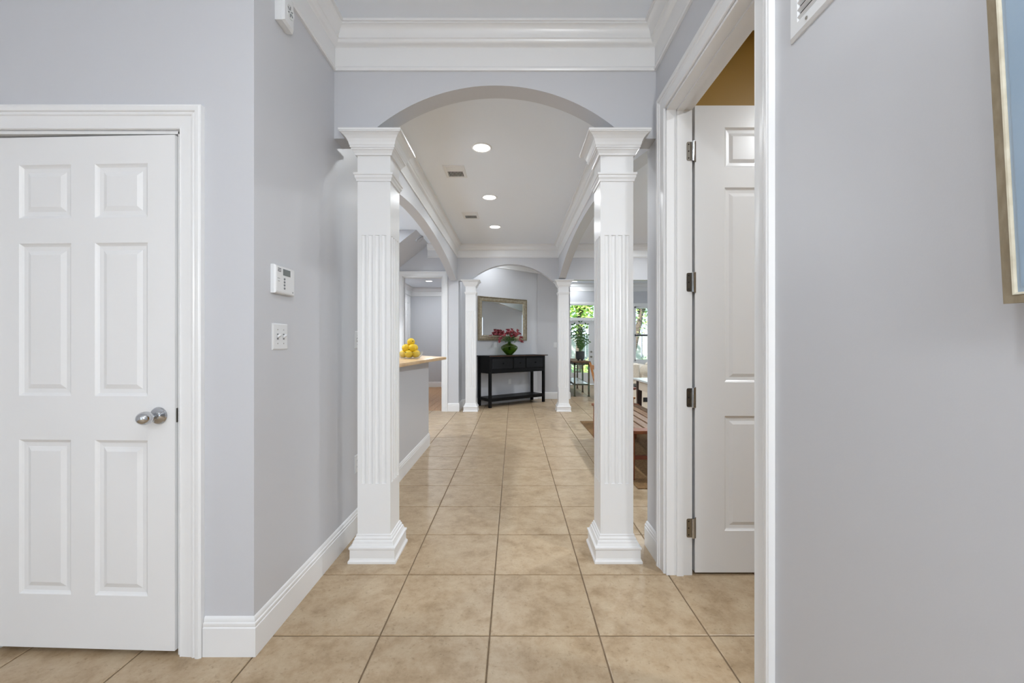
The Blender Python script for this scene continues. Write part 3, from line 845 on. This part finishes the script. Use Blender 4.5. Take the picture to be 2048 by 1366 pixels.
for a, b, kk in [(.060, .545, .322), (.590, .865, .746), (.910, 1.360, 1.15)]:
    d = MB().bbox(a, b, .001, .020, .739, .941, .002).build('drawer', M['blackdrawer'], con)
    MB().lathe([(.006, .006), (.006, -.010), (.013, -.016), (.015, -.024), (.010, -.030), (.001, -.031)], 16, (kk, 0, .842), 'y').build('knob', M['black'], d, auto=True)
MB().bbox(-.03, CW + .06, -.03, CD + .02, .978, CH, .004).build('table_top', M['black'], con)
MB().box(-.026, CW + .02, -.0315, -.0295, .981, .992).build('worn_edge', M['brownedge'], con)
MB().box(.012, CW - .012, .012, CD - .012, .152, .178).build('shelf', M['black'], con)
mb = MB().box(.05, CW - .05, .008, .03, .118, .168).box(.05, CW - .05, CD - .03, CD - .008, .118, .168).box(.008, .03, .05, CD - .05, .118, .168).box(CW - .03, CW - .008, .05, CD - .05, .118, .168)
mb.build('shelf_rail', M['black'], con)

vb = Vector((-.09, 8.451, CH))
vase = thing('glass_vase', 'squat ribbed green glass vase on the console table', 'vase', tuple(vb))
wob = lambda a, h: 1 + .045 * abs(math.sin(5 * a)) * (1 if .02 < h < .225 else 0)
MB().lathe([(.050, 0), (.060, .004), (.095, .045), (.140, .095), (.166, .135), (.170, .155), (.158, .178), (.120, .205), (.070, .226), (.036, .238), (.030, .250), (.034, .262), (.029, .262),
            (.025, .250), (.030, .236), (.068, .220), (.116, .200), (.152, .176), (.163, .155), (.159, .136), (.134, .097), (.088, .048), (.052, .010), (.001, .008)], 40, wob=wob).build('body', M['vaseglass'], vase, smooth=True)
MB().lathe([(.049, .012), (.080, .045), (.122, .090), (.001, .091)], 30).build('water', glass_mat('green_water', (.8, .9, .62, 1)), vase, smooth=True)

heads = [(-.17, -.06, .36), (-.20, .02, .43), (-.13, .0, .47), (-.08, -.06, .43), (-.04, .04, .51), (.0, -.05, .47), (.03, .05, .45), (.06, -.02, .52), (.11, .04, .46),
         (.13, -.05, .41), (.18, .02, .50), (.20, -.03, .44), (.235, .04, .36), (.24, -.02, .30), (-.10, .08, .40), (.08, .09, .42), (-.19, -.09, .30), (.02, .0, .40), (-.05, .1, .46), (.15, .1, .45)]
wheres = ['low at the left edge', 'far left and high', 'upper left', 'left front', 'near the top centre', 'centre front', 'centre rear', 'topmost', 'right of the top', 'right front', 'upper right', 'right of centre and low', 'drooping at the far right',
          'lowest at the right edge', 'left rear', 'right rear', 'lowest at the left edge', 'deep in the middle', 'rear left of the top', 'rear right of the top']
def petal(mb, c, d, ln, w, up):
    d = d.normalized(); s = d.cross(up)
    if s.length < .1: s = d.cross(Vector((1, 0, 0)))
    s = s.normalized(); n = s.cross(d)
    pts = [c, c + d * ln * .45 + s * w + n * ln * .12, c + d * ln + n * ln * .05, c + d * ln * .45 - s * w + n * ln * .12]
    q = [p + n * .002 for p in pts]
    mb.add(pts + q, [(0, 1, 2, 3), (7, 6, 5, 4), (0, 1, 5, 4), (1, 2, 6, 5), (2, 3, 7, 6), (3, 0, 4, 7)])
for i, (x, y, z) in enumerate(heads):
    f = thing('flower', f'pink-red lily-like flower {wheres[i]} of the vase bouquet', 'flower', tuple(vb), 0, 'flowers in the green vase')
    hp = Vector((x * .95 * .95 , y, z * .93))
    st = MB(); st.tube([(x * .08, y * .1, .10), (x * .06, y * .06, .25), (x * .45, y * .4, .30 + (z - .3) * .35), tuple(hp)], .0035, 5); st.build('stem', M['stemgreen'], f, smooth=True)
    lf = MB()
    for q in range(3):
        a = random.uniform(0, 2 * PI)
        petal(lf, Vector((x * .45, y * .4, .29 + (z - .3) * .35)) * (1 - q * .08), Vector((math.cos(a) + x * 3, math.sin(a), .5)), .08, .010, Vector((0, 0, 1)))
    lf.build('leaf', M['leafdark'], f)
    od = (hp - Vector((0, 0, .24))).normalized()
    for bq in range(3):
        pm = MB()
        cc = hp + Vector((random.uniform(-.032, .032), random.uniform(-.032, .032), random.uniform(-.024, .024)))
        a0 = random.uniform(0, PI)
        for q in range(6):
            a = a0 + q * PI / 3
            s1 = od.cross(Vector((.3, .2, .9))).normalized(); s2 = od.cross(s1)
            petal(pm, cc, (s1 * math.cos(a) + s2 * math.sin(a)) * .75 + od * .75, .056, .021, od)
        pm.build('blossom', M['petal'] if (i + bq) % 3 else M['petal2'], f)

# mirror hangs on the angled wall; local x along the wall, -y into the room
mo = Vector((-.734, 8.25)) ; md = Vector((.786, .617))
foot = NA + nd * (Vector((-.719, 8.262)) - NA).dot(nd)
mir = thing('wall_mirror', 'large rectangular mirror with champagne frame above the console', 'mirror', (foot.x, foot.y, 1.290), math.atan2(nd.y, nd.x))
MW, MH = 1.25, .885
fp = lambda a, b, v: (a, -v, b)
frame3(fp, .085, MW - .085, .085, MH - .085, [(-.006, .004), (-.006, .020), (.006, .026), (.010, .024), (.022, .026), (.052, .040), (.060, .040), (.064, .034), (.070, .046), (.080, .046), (.085, .034), (.085, .002), (.0, .002)], True).build('frame', M['champagne'], mir, auto=True)
frame3(fp, .085, MW - .085, .085, MH - .085, [(-.010, .006), (-.010, .018), (-.005, .024), (-.004, .006)], True).build('inner_lip', M['bead'], mir, auto=True)
B = .034
r1 = lambda d, v: [fp(.078 + d, .078 + d, v), fp(MW - .078 - d, .078 + d, v), fp(MW - .078 - d, MH - .078 - d, v), fp(.078 + d, MH - .078 - d, v)]
MB().rings([r1(0, .005), r1(0, .008), r1(B, .0125)], True, True).build('mirror_glass', M['mirror'], mir)


# plates on the nook walls
def plate_on(name, x, y, z, rot, label, cat, kind):
    t = thing(name, label, cat, (x, y, z), rot)
    rs = lambda v, d: [(-.035 + d, -v, -.057 + d), (.035 - d, -v, -.057 + d), (.035 - d, -v, .057 - d), (-.035 + d, -v, .057 - d)]
    MB().rings([rs(0, 0), rs(.003, 0), rs(.006, .005)]).build('plate', M['plastic'], t)
    if kind == 'outlet':
        for zz in (-.02, .02): MB().lathe([(.016, -.006), (.015, -.008)], 16, (0, 0, zz), 'y').build('socket', M['plastic'], t)
    else:
        MB().box(-.004, .004, -.016, -.005, .0, .010).build('toggle', M['plastic'], t)
    return t


def on_nook(xpix):
    r = (xpix - CX) / F
    t = (r * NA.y - NA.x) / (nd.x - r * nd.y)
    p = NA + nd * t
    return p
na = math.atan2(nd.y, nd.x)
p = on_nook(990.5); plate_on('wall_outlet', p.x, p.y, EYE - (689.5 - CY) * p.y / F, na, 'white outlet between the mirror and the console top', 'outlet', 'outlet')
p = on_nook(1019.5); plate_on('wall_outlet', p.x, p.y, EYE - (763 - CY) * p.y / F, na, 'white outlet on the wall under the console table', 'outlet', 'outlet')
plate_on('light_switch', (1110.5 - CX) * 9.24 / F, 9.24, EYE - (690 - CY) * 9.24 / F, 0, 'white switch on the wall beside the distant right column', 'light switch', 'switch')

# ------------------------------------------------------------------ garden door, transom, window with blind
gd = sempty('door_4', 'white glazed garden door with transom light above', 'door')
yl = YLIV
casing2 = [(0, 0), (0, .012), (.05, .016), (.07, .016), (.075, 0)]
struct(frame3(lambda a, b, v: (a, yl - v, b), LDX0 - .02, LDX1 + .02, 0, 2.39, casing2).build('trim_15', M['trim']), 'white casing round the garden door and transom', 'door casing')
mb = MB()
mb.box(LDX0 - .03, LDX0, yl, yl + .12, 0, 2.40); mb.box(LDX1, LDX1 + .03, yl, yl + .12, 0, 2.40)
mb.box(LDX0, LDX1, yl, yl + .12, 2.375, 2.40); mb.box(LDX0, LDX1, yl - .004, yl + .12, 1.93, 2.00)
mb.box(LDX0, LDX1, yl - .015, yl, 1.915, 1.935)
mb.build('frame', M['trim'], gd)
mb = MB()
zt = 1.915
mb.box(LDX0 + .005, LDX0 + .125, yl + .03, yl + .07, .015, zt); mb.box(LDX1 - .165, LDX1 - .005, yl + .03, yl + .07, .015, zt)
mb.box(LDX0 + .125, LDX1 - .165, yl + .03, yl + .07, zt - .11, zt); mb.box(LDX0 + .125, LDX1 - .165, yl + .03, yl + .07, .015, .36)
mb.build('leaf', M['trim'], gd)
MB().box(LDX0 + .12, LDX1 - .16, yl + .048, yl + .052, .35, zt - .10).build('pane', M['glass'], gd)
MB().box(LDX0, LDX1, yl + .05, yl + .054, 2.0, 2.38).build('transom_pane', M['glass'], gd)
for z, r in ((.985, .028), (.835, .03)):
    MB().lathe([(r, 0), (r, -.01), (.012, -.014), (.012, -.035), (.024, -.045), (.024, -.06), (.001, -.066)], 16, (LDX1 - .085, yl + .03, z), 'y').build('knob' if z < .9 else 'deadbolt', M['nickel'], gd, auto=True)
bl = MB()
for i in range(46): bl.bar((LDX0 + .13, yl + .040, .39 + i * .0305), (LDX1 - .17, yl + .040, .39 + i * .0305), .012, .001, (0, .3, 1))
b = bl.build('blind_slats', M['trim'], gd); b['kind'] = 'stuff'

w1 = sempty('window_1', 'white sash window with thin blind slats at far right', 'window')
struct(frame3(lambda a, b, v: (a, yl - v, b), WX0, WX1, WZ0, WZ1, [(-.0, 0), (0, .015), (.07, .02), (.09, .02), (.095, 0)], True).build('trim_16', M['trim']), 'white casing round the far window', 'window casing')
mb = MB()
zm = (WZ0 + WZ1) / 2 - .04
for z0, z1 in ((WZ0, zm + .03), (zm - .03, WZ1)):
    mb.box(WX0, WX0 + .05, yl + .03, yl + .07, z0, z1); mb.box(WX1 - .05, WX1, yl + .03, yl + .07, z0, z1)
    mb.box(WX0, WX1, yl + .03, yl + .07, z0, z0 + .05); mb.box(WX0, WX1, yl + .03, yl + .07, z1 - .05, z1)
mb.build('sash', M['trim'], w1)
for x in (WX0 + .24, WX0 + .47, WX0 + .70): MB().box(x - .008, x + .008, yl + .055, yl + .065, WZ0 + .05, WZ1 - .05).build('muntin', M['greyplastic'], w1)
MB().box(WX0 + .04, WX1 - .04, yl + .050, yl + .054, WZ0 + .04, WZ1 - .04).build('pane', M['glass'], w1)
bl = MB()
for i in range(30): bl.bar((WX0 + .05, yl + .015, WZ0 + .06 + i * .052), (WX1 - .05, yl + .015, WZ0 + .06 + i * .052), .020, .002, (0, .2, 1))
b = bl.build('blind_slats', M['trim'], w1); b['kind'] = 'stuff'
for n_, (y0, y1) in enumerate([(3.4, 5.4), (8.6, 11.2)]):
    w = sempty(f'window_{n_ + 2}', 'white framed daylight window in the outer wall, outside the view', 'window')
    mb = MB()
    for y in (y0, (y0 + y1) / 2 - .03, y1 - .06): mb.box(XLIV + .03, XLIV + .09, y, y + .06, .7, 2.35)
    mb.box(XLIV + .03, XLIV + .09, y0, y1, .7, .76); mb.box(XLIV + .03, XLIV + .09, y0, y1, 2.29, 2.35)
    mb.build('sash', M['trim'], w)
    MB().box(XLIV + .058, XLIV + .062, y0, y1, .72, 2.33).build('pane', M['glass'], w)

# ------------------------------------------------------------------ plant stand and plant
ps = thing('plant_stand', 'long rustic stand with green steel legs and wood top by the garden door', 'console table', (1.395, 9.64, 0))
PL, PWd = 1.78, .365
for y in (.0, .865, PL - .035):
    for x in (0, PWd - .035):
        lg = MB().box(x, x + .035, y, y + .035, .012, .775).build('leg', M['greensteel'], ps)
        MB().box(x - .008, x + .043, y - .008, y + .043, 0, .012).build('foot', M['darkwood'], lg)
for i in range(3):
    MB().bbox(-.02 + i * .137, .113 + i * .137, -.02, PL + .02, .785, .818, .003).build('top_plank', M['rustwood'], ps)
mb = MB().box(.0, PWd, 0, .02, .735, .784).box(0, PWd, PL - .02, PL, .735, .784).box(0, .02, 0, PL, .735, .784).box(PWd - .02, PWd, 0, PL, .735, .784)
mb.build('apron', M['greensteel'], ps)
mb = MB().box(.0, PWd, -.002, .02, .262, .296).box(0, .02, 0, PL, .262, .296).box(PWd - .02, PWd, 0, PL, .262, .296).box(0, PWd, PL - .02, PL + .002, .262, .296)
mb.build('shelf_frame', M['greensteel'], ps)
MB().box(.021, PWd - .021, .021, PL - .021, .276, .294).build('shelf', M['bluetop'], ps)
pp = thing('potted_plant', 'glossy green upright plant in a charcoal footed pot on the stand', 'potted plant', (1.60, 10.02, .818))
MB().lathe([(.085, .035), (.100, .045), (.104, .12), (.104, .225), (.096, .225), (.094, .19), (.001, .19)], 26).build('pot', M['pot'], pp, auto=True)
for a in (.5, 2.1, 3.7, 5.2): MB().tube([(.065 * math.cos(a), .065 * math.sin(a), 0), (.068 * math.cos(a), .068 * math.sin(a), .05)], [.014, .020], 8).build('foot', M['pot'], pp)
MB().lathe([(.095, .185), (.095, .196), (.001, .198)], 18).build('soil', M['soil'], pp)
fr = [(-.15, .05, .86), (.02, .1, .92), (.14, -.04, .86), (-.22, -.03, .60), (.17, .06, .62), (.10, -.10, .50), (-.08, -.08, .66), (.05, -.02, .74), (-.20, .08, .74), (.19, -.02, .46)]
for k, (x, y, z) in enumerate(fr):
    f = MB()
    P0, P1 = Vector((x * .15, y * .15, .19)), Vector((x, y, z))
    cv = [P0.lerp(P1, t) + Vector((-x * .35 * math.sin(PI * t), -y * .35 * math.sin(PI * t), 0)) for t in [i / 8 for i in range(9)]]
    f.tube([tuple(c) for c in cv], [.007 - .0006 * i for i in range(9)], 5)
    for i in range(2, 9):
        d = (cv[i] - cv[i - 1]).normalized()
        s = d.cross(Vector((.2, 1, .1))).normalized()
        for sg in (-1, 1):
            petal(f, cv[i], s * sg * 1.0 + d * .75, .078, .018, Vector((0, 1, .3)))
    f.build('frond', M['leafdark'], pp)

# ------------------------------------------------------------------ dining side: rug, bench, table, chairs, sofa
rug = tag(MB().bbox(1.046, 3.48, 3.51, 6.56, .0, .010, .004).build('rug', M['rug']), 'brown woven jute rug under the dining furniture', 'rug')
bn = thing('slatted_bench', 'reddish teak bench with slatted seat on the jute rug', 'bench', (1.03, 3.69, .010))
BL, BW, BH = 1.72, .55, .445
for x in (0, BW - .05):
    for y in (.02, BL - .07): MB().bbox(x, x + .05, y, y + .05, 0, BH - .03, .003).build('leg', M['teak'], bn)
MB().bbox(-.02, BW + .02, 0, .13, BH - .03, BH, .004).build('end_rail', M['teak'], bn)
MB().bbox(-.02, BW + .02, BL - .13, BL, BH - .03, BH, .004).build('end_rail', M['teak'], bn)
for i in range(6): MB().bbox(-.02 + i * .1005, .0605 + i * .1005, .13, BL - .13, BH - .028, BH - .003, .003).build('slat', M['slat'], bn)
for y in (.035, BL - .055): MB().box(.05, BW - .05, y, y + .022, .18, .215).build('stretcher', M['redwood'], bn)
for x in (.014, BW - .034): MB().box(x, x + .02, .07, BL - .07, BH - .10, BH - .035).build('side_rail', M['teak'], bn)

dt = thing('dining_table', 'dining table with pale top, cream apron and dark legs', 'table', (1.63, 3.95, .010))
TL, TW = 1.74, .95
MB().bbox(0, TW, 0, TL, .725, .752, .004).build('table_top', M['bluetop'], dt)
mb = MB().box(.05, TW - .05, .05, .07, .60, .724).box(.05, TW - .05, TL - .07, TL - .05, .60, .724).box(.05, .07, .05, TL - .05, .60, .724).box(TW - .07, TW - .05, .05, TL - .05, .60, .724)
mb.build('apron', M['cream'], dt)
for x in (.035, TW - .095):
    for y in (.035, TL - .095): MB().square([(.022, 0), (.030, .60), (.030, .724)], x + .03, y + .03).build('leg', M['darkwood'], dt)

# tan chair at the head of the bench: leaning back posts
def wood_chair(name, loc, rot, m, label, lean=.10):
    c = thing(name, label, 'chair', loc, rot)
    for x in (-.20, .20):
        q = MB(); q.bar((x, -.19, 0), (x, -.21, .44), .035, .03, (0, 1, 0)); q.bar((x, -.21, .44), (x, -.21 - lean, .93), .035, .028, (0, 1, 0)); q.build('back_post', m, c)
        q = MB(); q.bar((x, .21, 0), (x, .20, .44), .035, .035, (0, 1, 0)); q.build('leg', m, c)
    MB().bbox(-.225, .225, -.22, .24, .43, .462, .008).build('seat', m, c)
    for z, t in ((.60, .36), (.72, .6), (.87, .9)):
        q = MB(); q.bar((-.20, -.21 - lean * t, z), (.20, -.21 - lean * t, z), .016, .06, (0, 0, 1)); q.build('back_slat', m, c)
    for x in (-.20, .20):
        q = MB(); q.bar((x, -.19, .2), (x, .20, .2), .02, .03); q.build('stretcher', m, c)
    return c
wood_chair('dining_chair', (1.488, 6.12, .010), -PI / 2, M['tan'], 'tan wooden chair half hidden by the near right column', .12)
st = thing('wooden_stool', 'dark red wooden stool with round seat left of the dining table leg', 'stool', (1.905, 7.1, 0))
MB().lathe([(.15, .445), (.178, .452), (.185, .468), (.182, .485), (.165, .49)], 28).build('seat', M['redwood'], st, auto=True)
for a in range(4):
    q = MB(); q.tube([(.10 * math.cos(a * PI / 2 + .7), .10 * math.sin(a * PI / 2 + .7), .446), (.15 * math.cos(a * PI / 2 + .7), .15 * math.sin(a * PI / 2 + .7), 0)], [.017, .014], 8); q.build('leg', M['redwood'], st, smooth=True)
MB().lathe([(.125, .20), (.133, .205), (.125, .21), (.117, .205), (.125, .20)], 24, caps=False).build('foot_ring', M['redwood'], st, auto=True)
bx = thing('storage_box', 'cream box with a dark lid beyond the dining table leg', 'box', (2.35, 7.62, 0))
MB().bbox(-.27, .30, 0, .42, .02, .40, .012).build('body', M['cream'], bx)
MB().bbox(-.29, .32, -.02, .44, .40, .455, .012).build('lid', M['black'], bx)
MB().box(.02, .10, -.008, .0, .16, .24).build('handle', M['dark'], bx)

sf = thing('sofa', 'cream linen sofa with rolled arm near the far window', 'sofa', (3.12, 9.9, 0))
SWd = 2.1
MB().bbox(0, SWd, 0, .92, .09, .44, .02).build('base', M['linen'], sf)
MB().bbox(.05, SWd - .05, 0, .24, .40, .80, .06).build('backrest', M['linen'], sf)
for x0 in (-.10, SWd - .16):
    a = MB(); a.bbox(x0, x0 + .24, -.01, .95, .09, .56, .03)
    a.lathe([(.10, -.02), (.145, -.0), (.145, .95), (.10, .97)], 20, (x0 + .12, 0, .58), 'y'); a.build('arm', M['linen'], sf, auto=True)
for i in range(2): MB().bbox(.16 + i * .9, 1.02 + i * .9, .26, .95, .44, .58, .05).build('seat_cushion', M['linen'], sf)
for x in (.08, SWd - .08):
    for y in (.08, .84): MB().square([(.02, 0), (.03, .09)], x, y).build('foot', M['darkwood'], sf)
for i, (x, lab) in enumerate([(.62, 'grey throw pillow showing above the sofa back'), (1.35, 'grey throw pillow farther along the sofa')]):
    c = thing('throw_pillow', lab, 'pillow', (3.12 + x, 10.36, .59), 0, 'pillows on the sofa')
    MB().ball((0, 0, .135), .14, 16, 10, (1.3, .45, 1.0), Matrix.Rotation(-.25, 3, 'X')).build('cover', M['greycush'], c, smooth=True)
ar = thing('armchair', 'cream upholstered armchair with square back left of the sofa arm', 'armchair', (1.93, 8.95, 0))
MB().bbox(0, .78, 0, .78, .10, .42, .03).build('base', M['linen'], ar)
MB().bbox(.0, .78, 0, .16, .42, .80, .03).build('backrest', M['linen'], ar)
for x in (0, .64): MB().bbox(x, x + .14, .16, .78, .42, .60, .03).build('arm', M['linen'], ar)
for x in (.05, .73):
    for y in (.05, .73): MB().square([(.018, 0), (.025, .10)], x, y).build('foot', M['darkwood'], ar)

# ------------------------------------------------------------------ garden beyond the glass
lawn = tag(MB().box(-14, 26, YLIV + .3, 40, -.4, -.12).build('lawn', M['grass']), 'sunlit green lawn beyond the garden door', 'lawn', kind='stuff')
patio = tag(MB().box(-.5, 6.4, YLIV + .16, YLIV + 2.4, -.118, -.04).build('patio', M['ceiling']), 'pale paved patio outside the garden door', 'patio')


def tree(x, y, h, crown_r, lean, m, label, n=900, ls=.16):
    t = thing('garden_tree', label, 'tree', (x, y, -.10), 0, 'trees beyond the glass')
    tk = MB(); top = Vector((lean, 0, h * .62))
    tk.tube([(0, 0, 0), (lean * .3, .05, h * .2), (lean * .7, -.05, h * .45), tuple(top)], [.17, .13, .10, .06], 9)
    for a in range(5):
        tk.tube([tuple(top * .8), tuple(top * .9 + Vector((math.cos(a * 1.26) * crown_r * .7, math.sin(a * 1.26) * crown_r * .5, h * .2)))], [.05, .015], 6)
    tk.build('trunk', M['bark'], t, smooth=True)
    lf = MB()
    for i in range(n):
        d = Vector((random.gauss(0, 1), random.gauss(0, 1), random.gauss(0, 1))).normalized() * crown_r * random.uniform(.3, 1.0)
        c = Vector((lean, 0, h * .72)) + Vector((d.x, d.y * .8, d.z * (h * .42) / crown_r))
        petal(lf, c, Vector((random.uniform(-1, 1), random.uniform(-1, 1), random.uniform(-.6, .4))), ls, ls * .35, Vector((random.uniform(-.4, .4), -.5, 1)))
    f = lf.build('foliage', m, t); f['kind'] = 'stuff'
    return t


tree(2.7, 17.6, 5.4, 2.1, .2, M['leafout'], 'bright yellow-green tree seen through the transom', 3400, .2)
tree(3.6, 22.2, 6.4, 2.3, -.3, M['leafout2'], 'blue-green tree beyond the garden door', 2600, .24)
tree(4.37, 15.9, 4.8, .9, .6, M['leafout'], 'leaning tree seen through the upper window sash', 700, .12)
tree(7.0, 20.6, 6.0, 2.2, .2, M['leafout2'], 'dense tree behind the leaning one at the window', 3000, .2)
for i, (x, y, lab) in enumerate([(1.6, 15.3, 'low rounded shrub behind the garden door glass'), (3.3, 15.8, 'low shrub right of the garden door'), (6.0, 17.6, 'low shrub below the window'), (7.0, 16.2, 'low shrub at the right of the window')]):
    s_ = thing('shrub', lab, 'shrub', (x, y, -.12), 0, 'shrubs beyond the glass')
    MB().tube([(0, 0, 0), (0, 0, .5)], .03, 6).build('stem', M['bark'], s_)
    lf = MB()
    for j in range(600):
        d = Vector((random.gauss(0, 1), random.gauss(0, 1), abs(random.gauss(0, 1)))).normalized() * random.uniform(.3, .8)
        petal(lf, Vector((d.x, d.y, .1 + d.z)), Vector((random.uniform(-1, 1), random.uniform(-1, 1), random.uniform(-.2, 1))), .12, .04, Vector((0, -.4, 1)))
    f = lf.build('foliage', M['leafout'] if i % 2 else M['leafout2'], s_); f['kind'] = 'stuff'
fence = thing('garden_fence', 'pale blue-grey board fence at the back of the garden', 'fence', (0, 26, -.10))
for i in range(40):
    MB().box(-6 + i * .5, -5.53 + i * .5, 0, .03, 0, 1.9).build('board', M['greycush'], fence)
MB().box(-6, 14, .03, .08, .4, .5).build('rail', M['greycush'], fence)

# ------------------------------------------------------------------ floor tiles: those that show most are single tiles, the rest one field
TS, TX, TY = .4622, -.1015, 1.7524
bpy.context.view_layer.update()
dg = bpy.context.evaluated_depsgraph_get()
org = Vector((0, 0, EYE))
cand = []
in_wood = lambda x, y: (x < -1.0 and y > 7.6) or x < XKIT
for i in range(-11, 15):
    for j in range(-11, 24):
        x, y = TX + TS * i, TY + TS * j                     # lower-left corner
        if x + TS > XLIV or x < XFL - .2 and y < 2.5 or x < XFL - .1 or y + TS > YLIV + .12 or y < YB: continue
        if in_wood(x + TS / 2, y + TS / 2): continue
        vis = 0
        for a in range(7):
            for b in range(7):
                p = Vector((x + TS * (a + .5) / 7, y + TS * (b + .5) / 7, 0.0))
                if p.y < .3: continue
                u = CX + F * p.x / p.y; v = CY + F * EYE / p.y
                if not (-5 < u < 2053 and -5 < v < 1371): continue
                d = p - org; L_ = d.length
                hit, loc, *_ = SC.ray_cast(dg, org, d.normalized(), distance=L_ - .02)
                if not hit: vis += 1.0 / (p.y * p.y * p.y)
        cand.append((vis, i, j))
cand.sort(key=lambda c: -c[0])
single = [c for c in cand if c[0] > 0][:290]
sset = {(i, j) for _, i, j in single}
g = .0032
tm = MB()
e = .003
rg = lambda d, z: [(g + d, g + d, z), (TS - g - d, g + d, z), (TS - g - d, TS - g - d, z), (g + d, TS - g - d, z)]
tm.rings([rg(0, -.006), rg(0, -.0018), rg(e, 0)], False, True)
proto = tm.build('tile', M['tile'], floor)
first = True
for v, i, j in single:
    o = proto if first else proto.copy()
    if not first: COL.objects.link(o)
    first = False
    o.location = (TX + TS * i, TY + TS * j, 0)
field = MB()
for v, i, j in cand:
    if (i, j) in sset: continue
    x, y = TX + TS * i, TY + TS * j
    field.rings([[(x + a, y + b, z) for a, b, z in rg(0, -.006)], [(x + a, y + b, z) for a, b, z in rg(0, -.0018)], [(x + a, y + b, z) for a, b, z in rg(e, 0)]], False, True)
fo = field.build('tile_field', M['tile'], floor)
fo['kind'] = 'stuff'
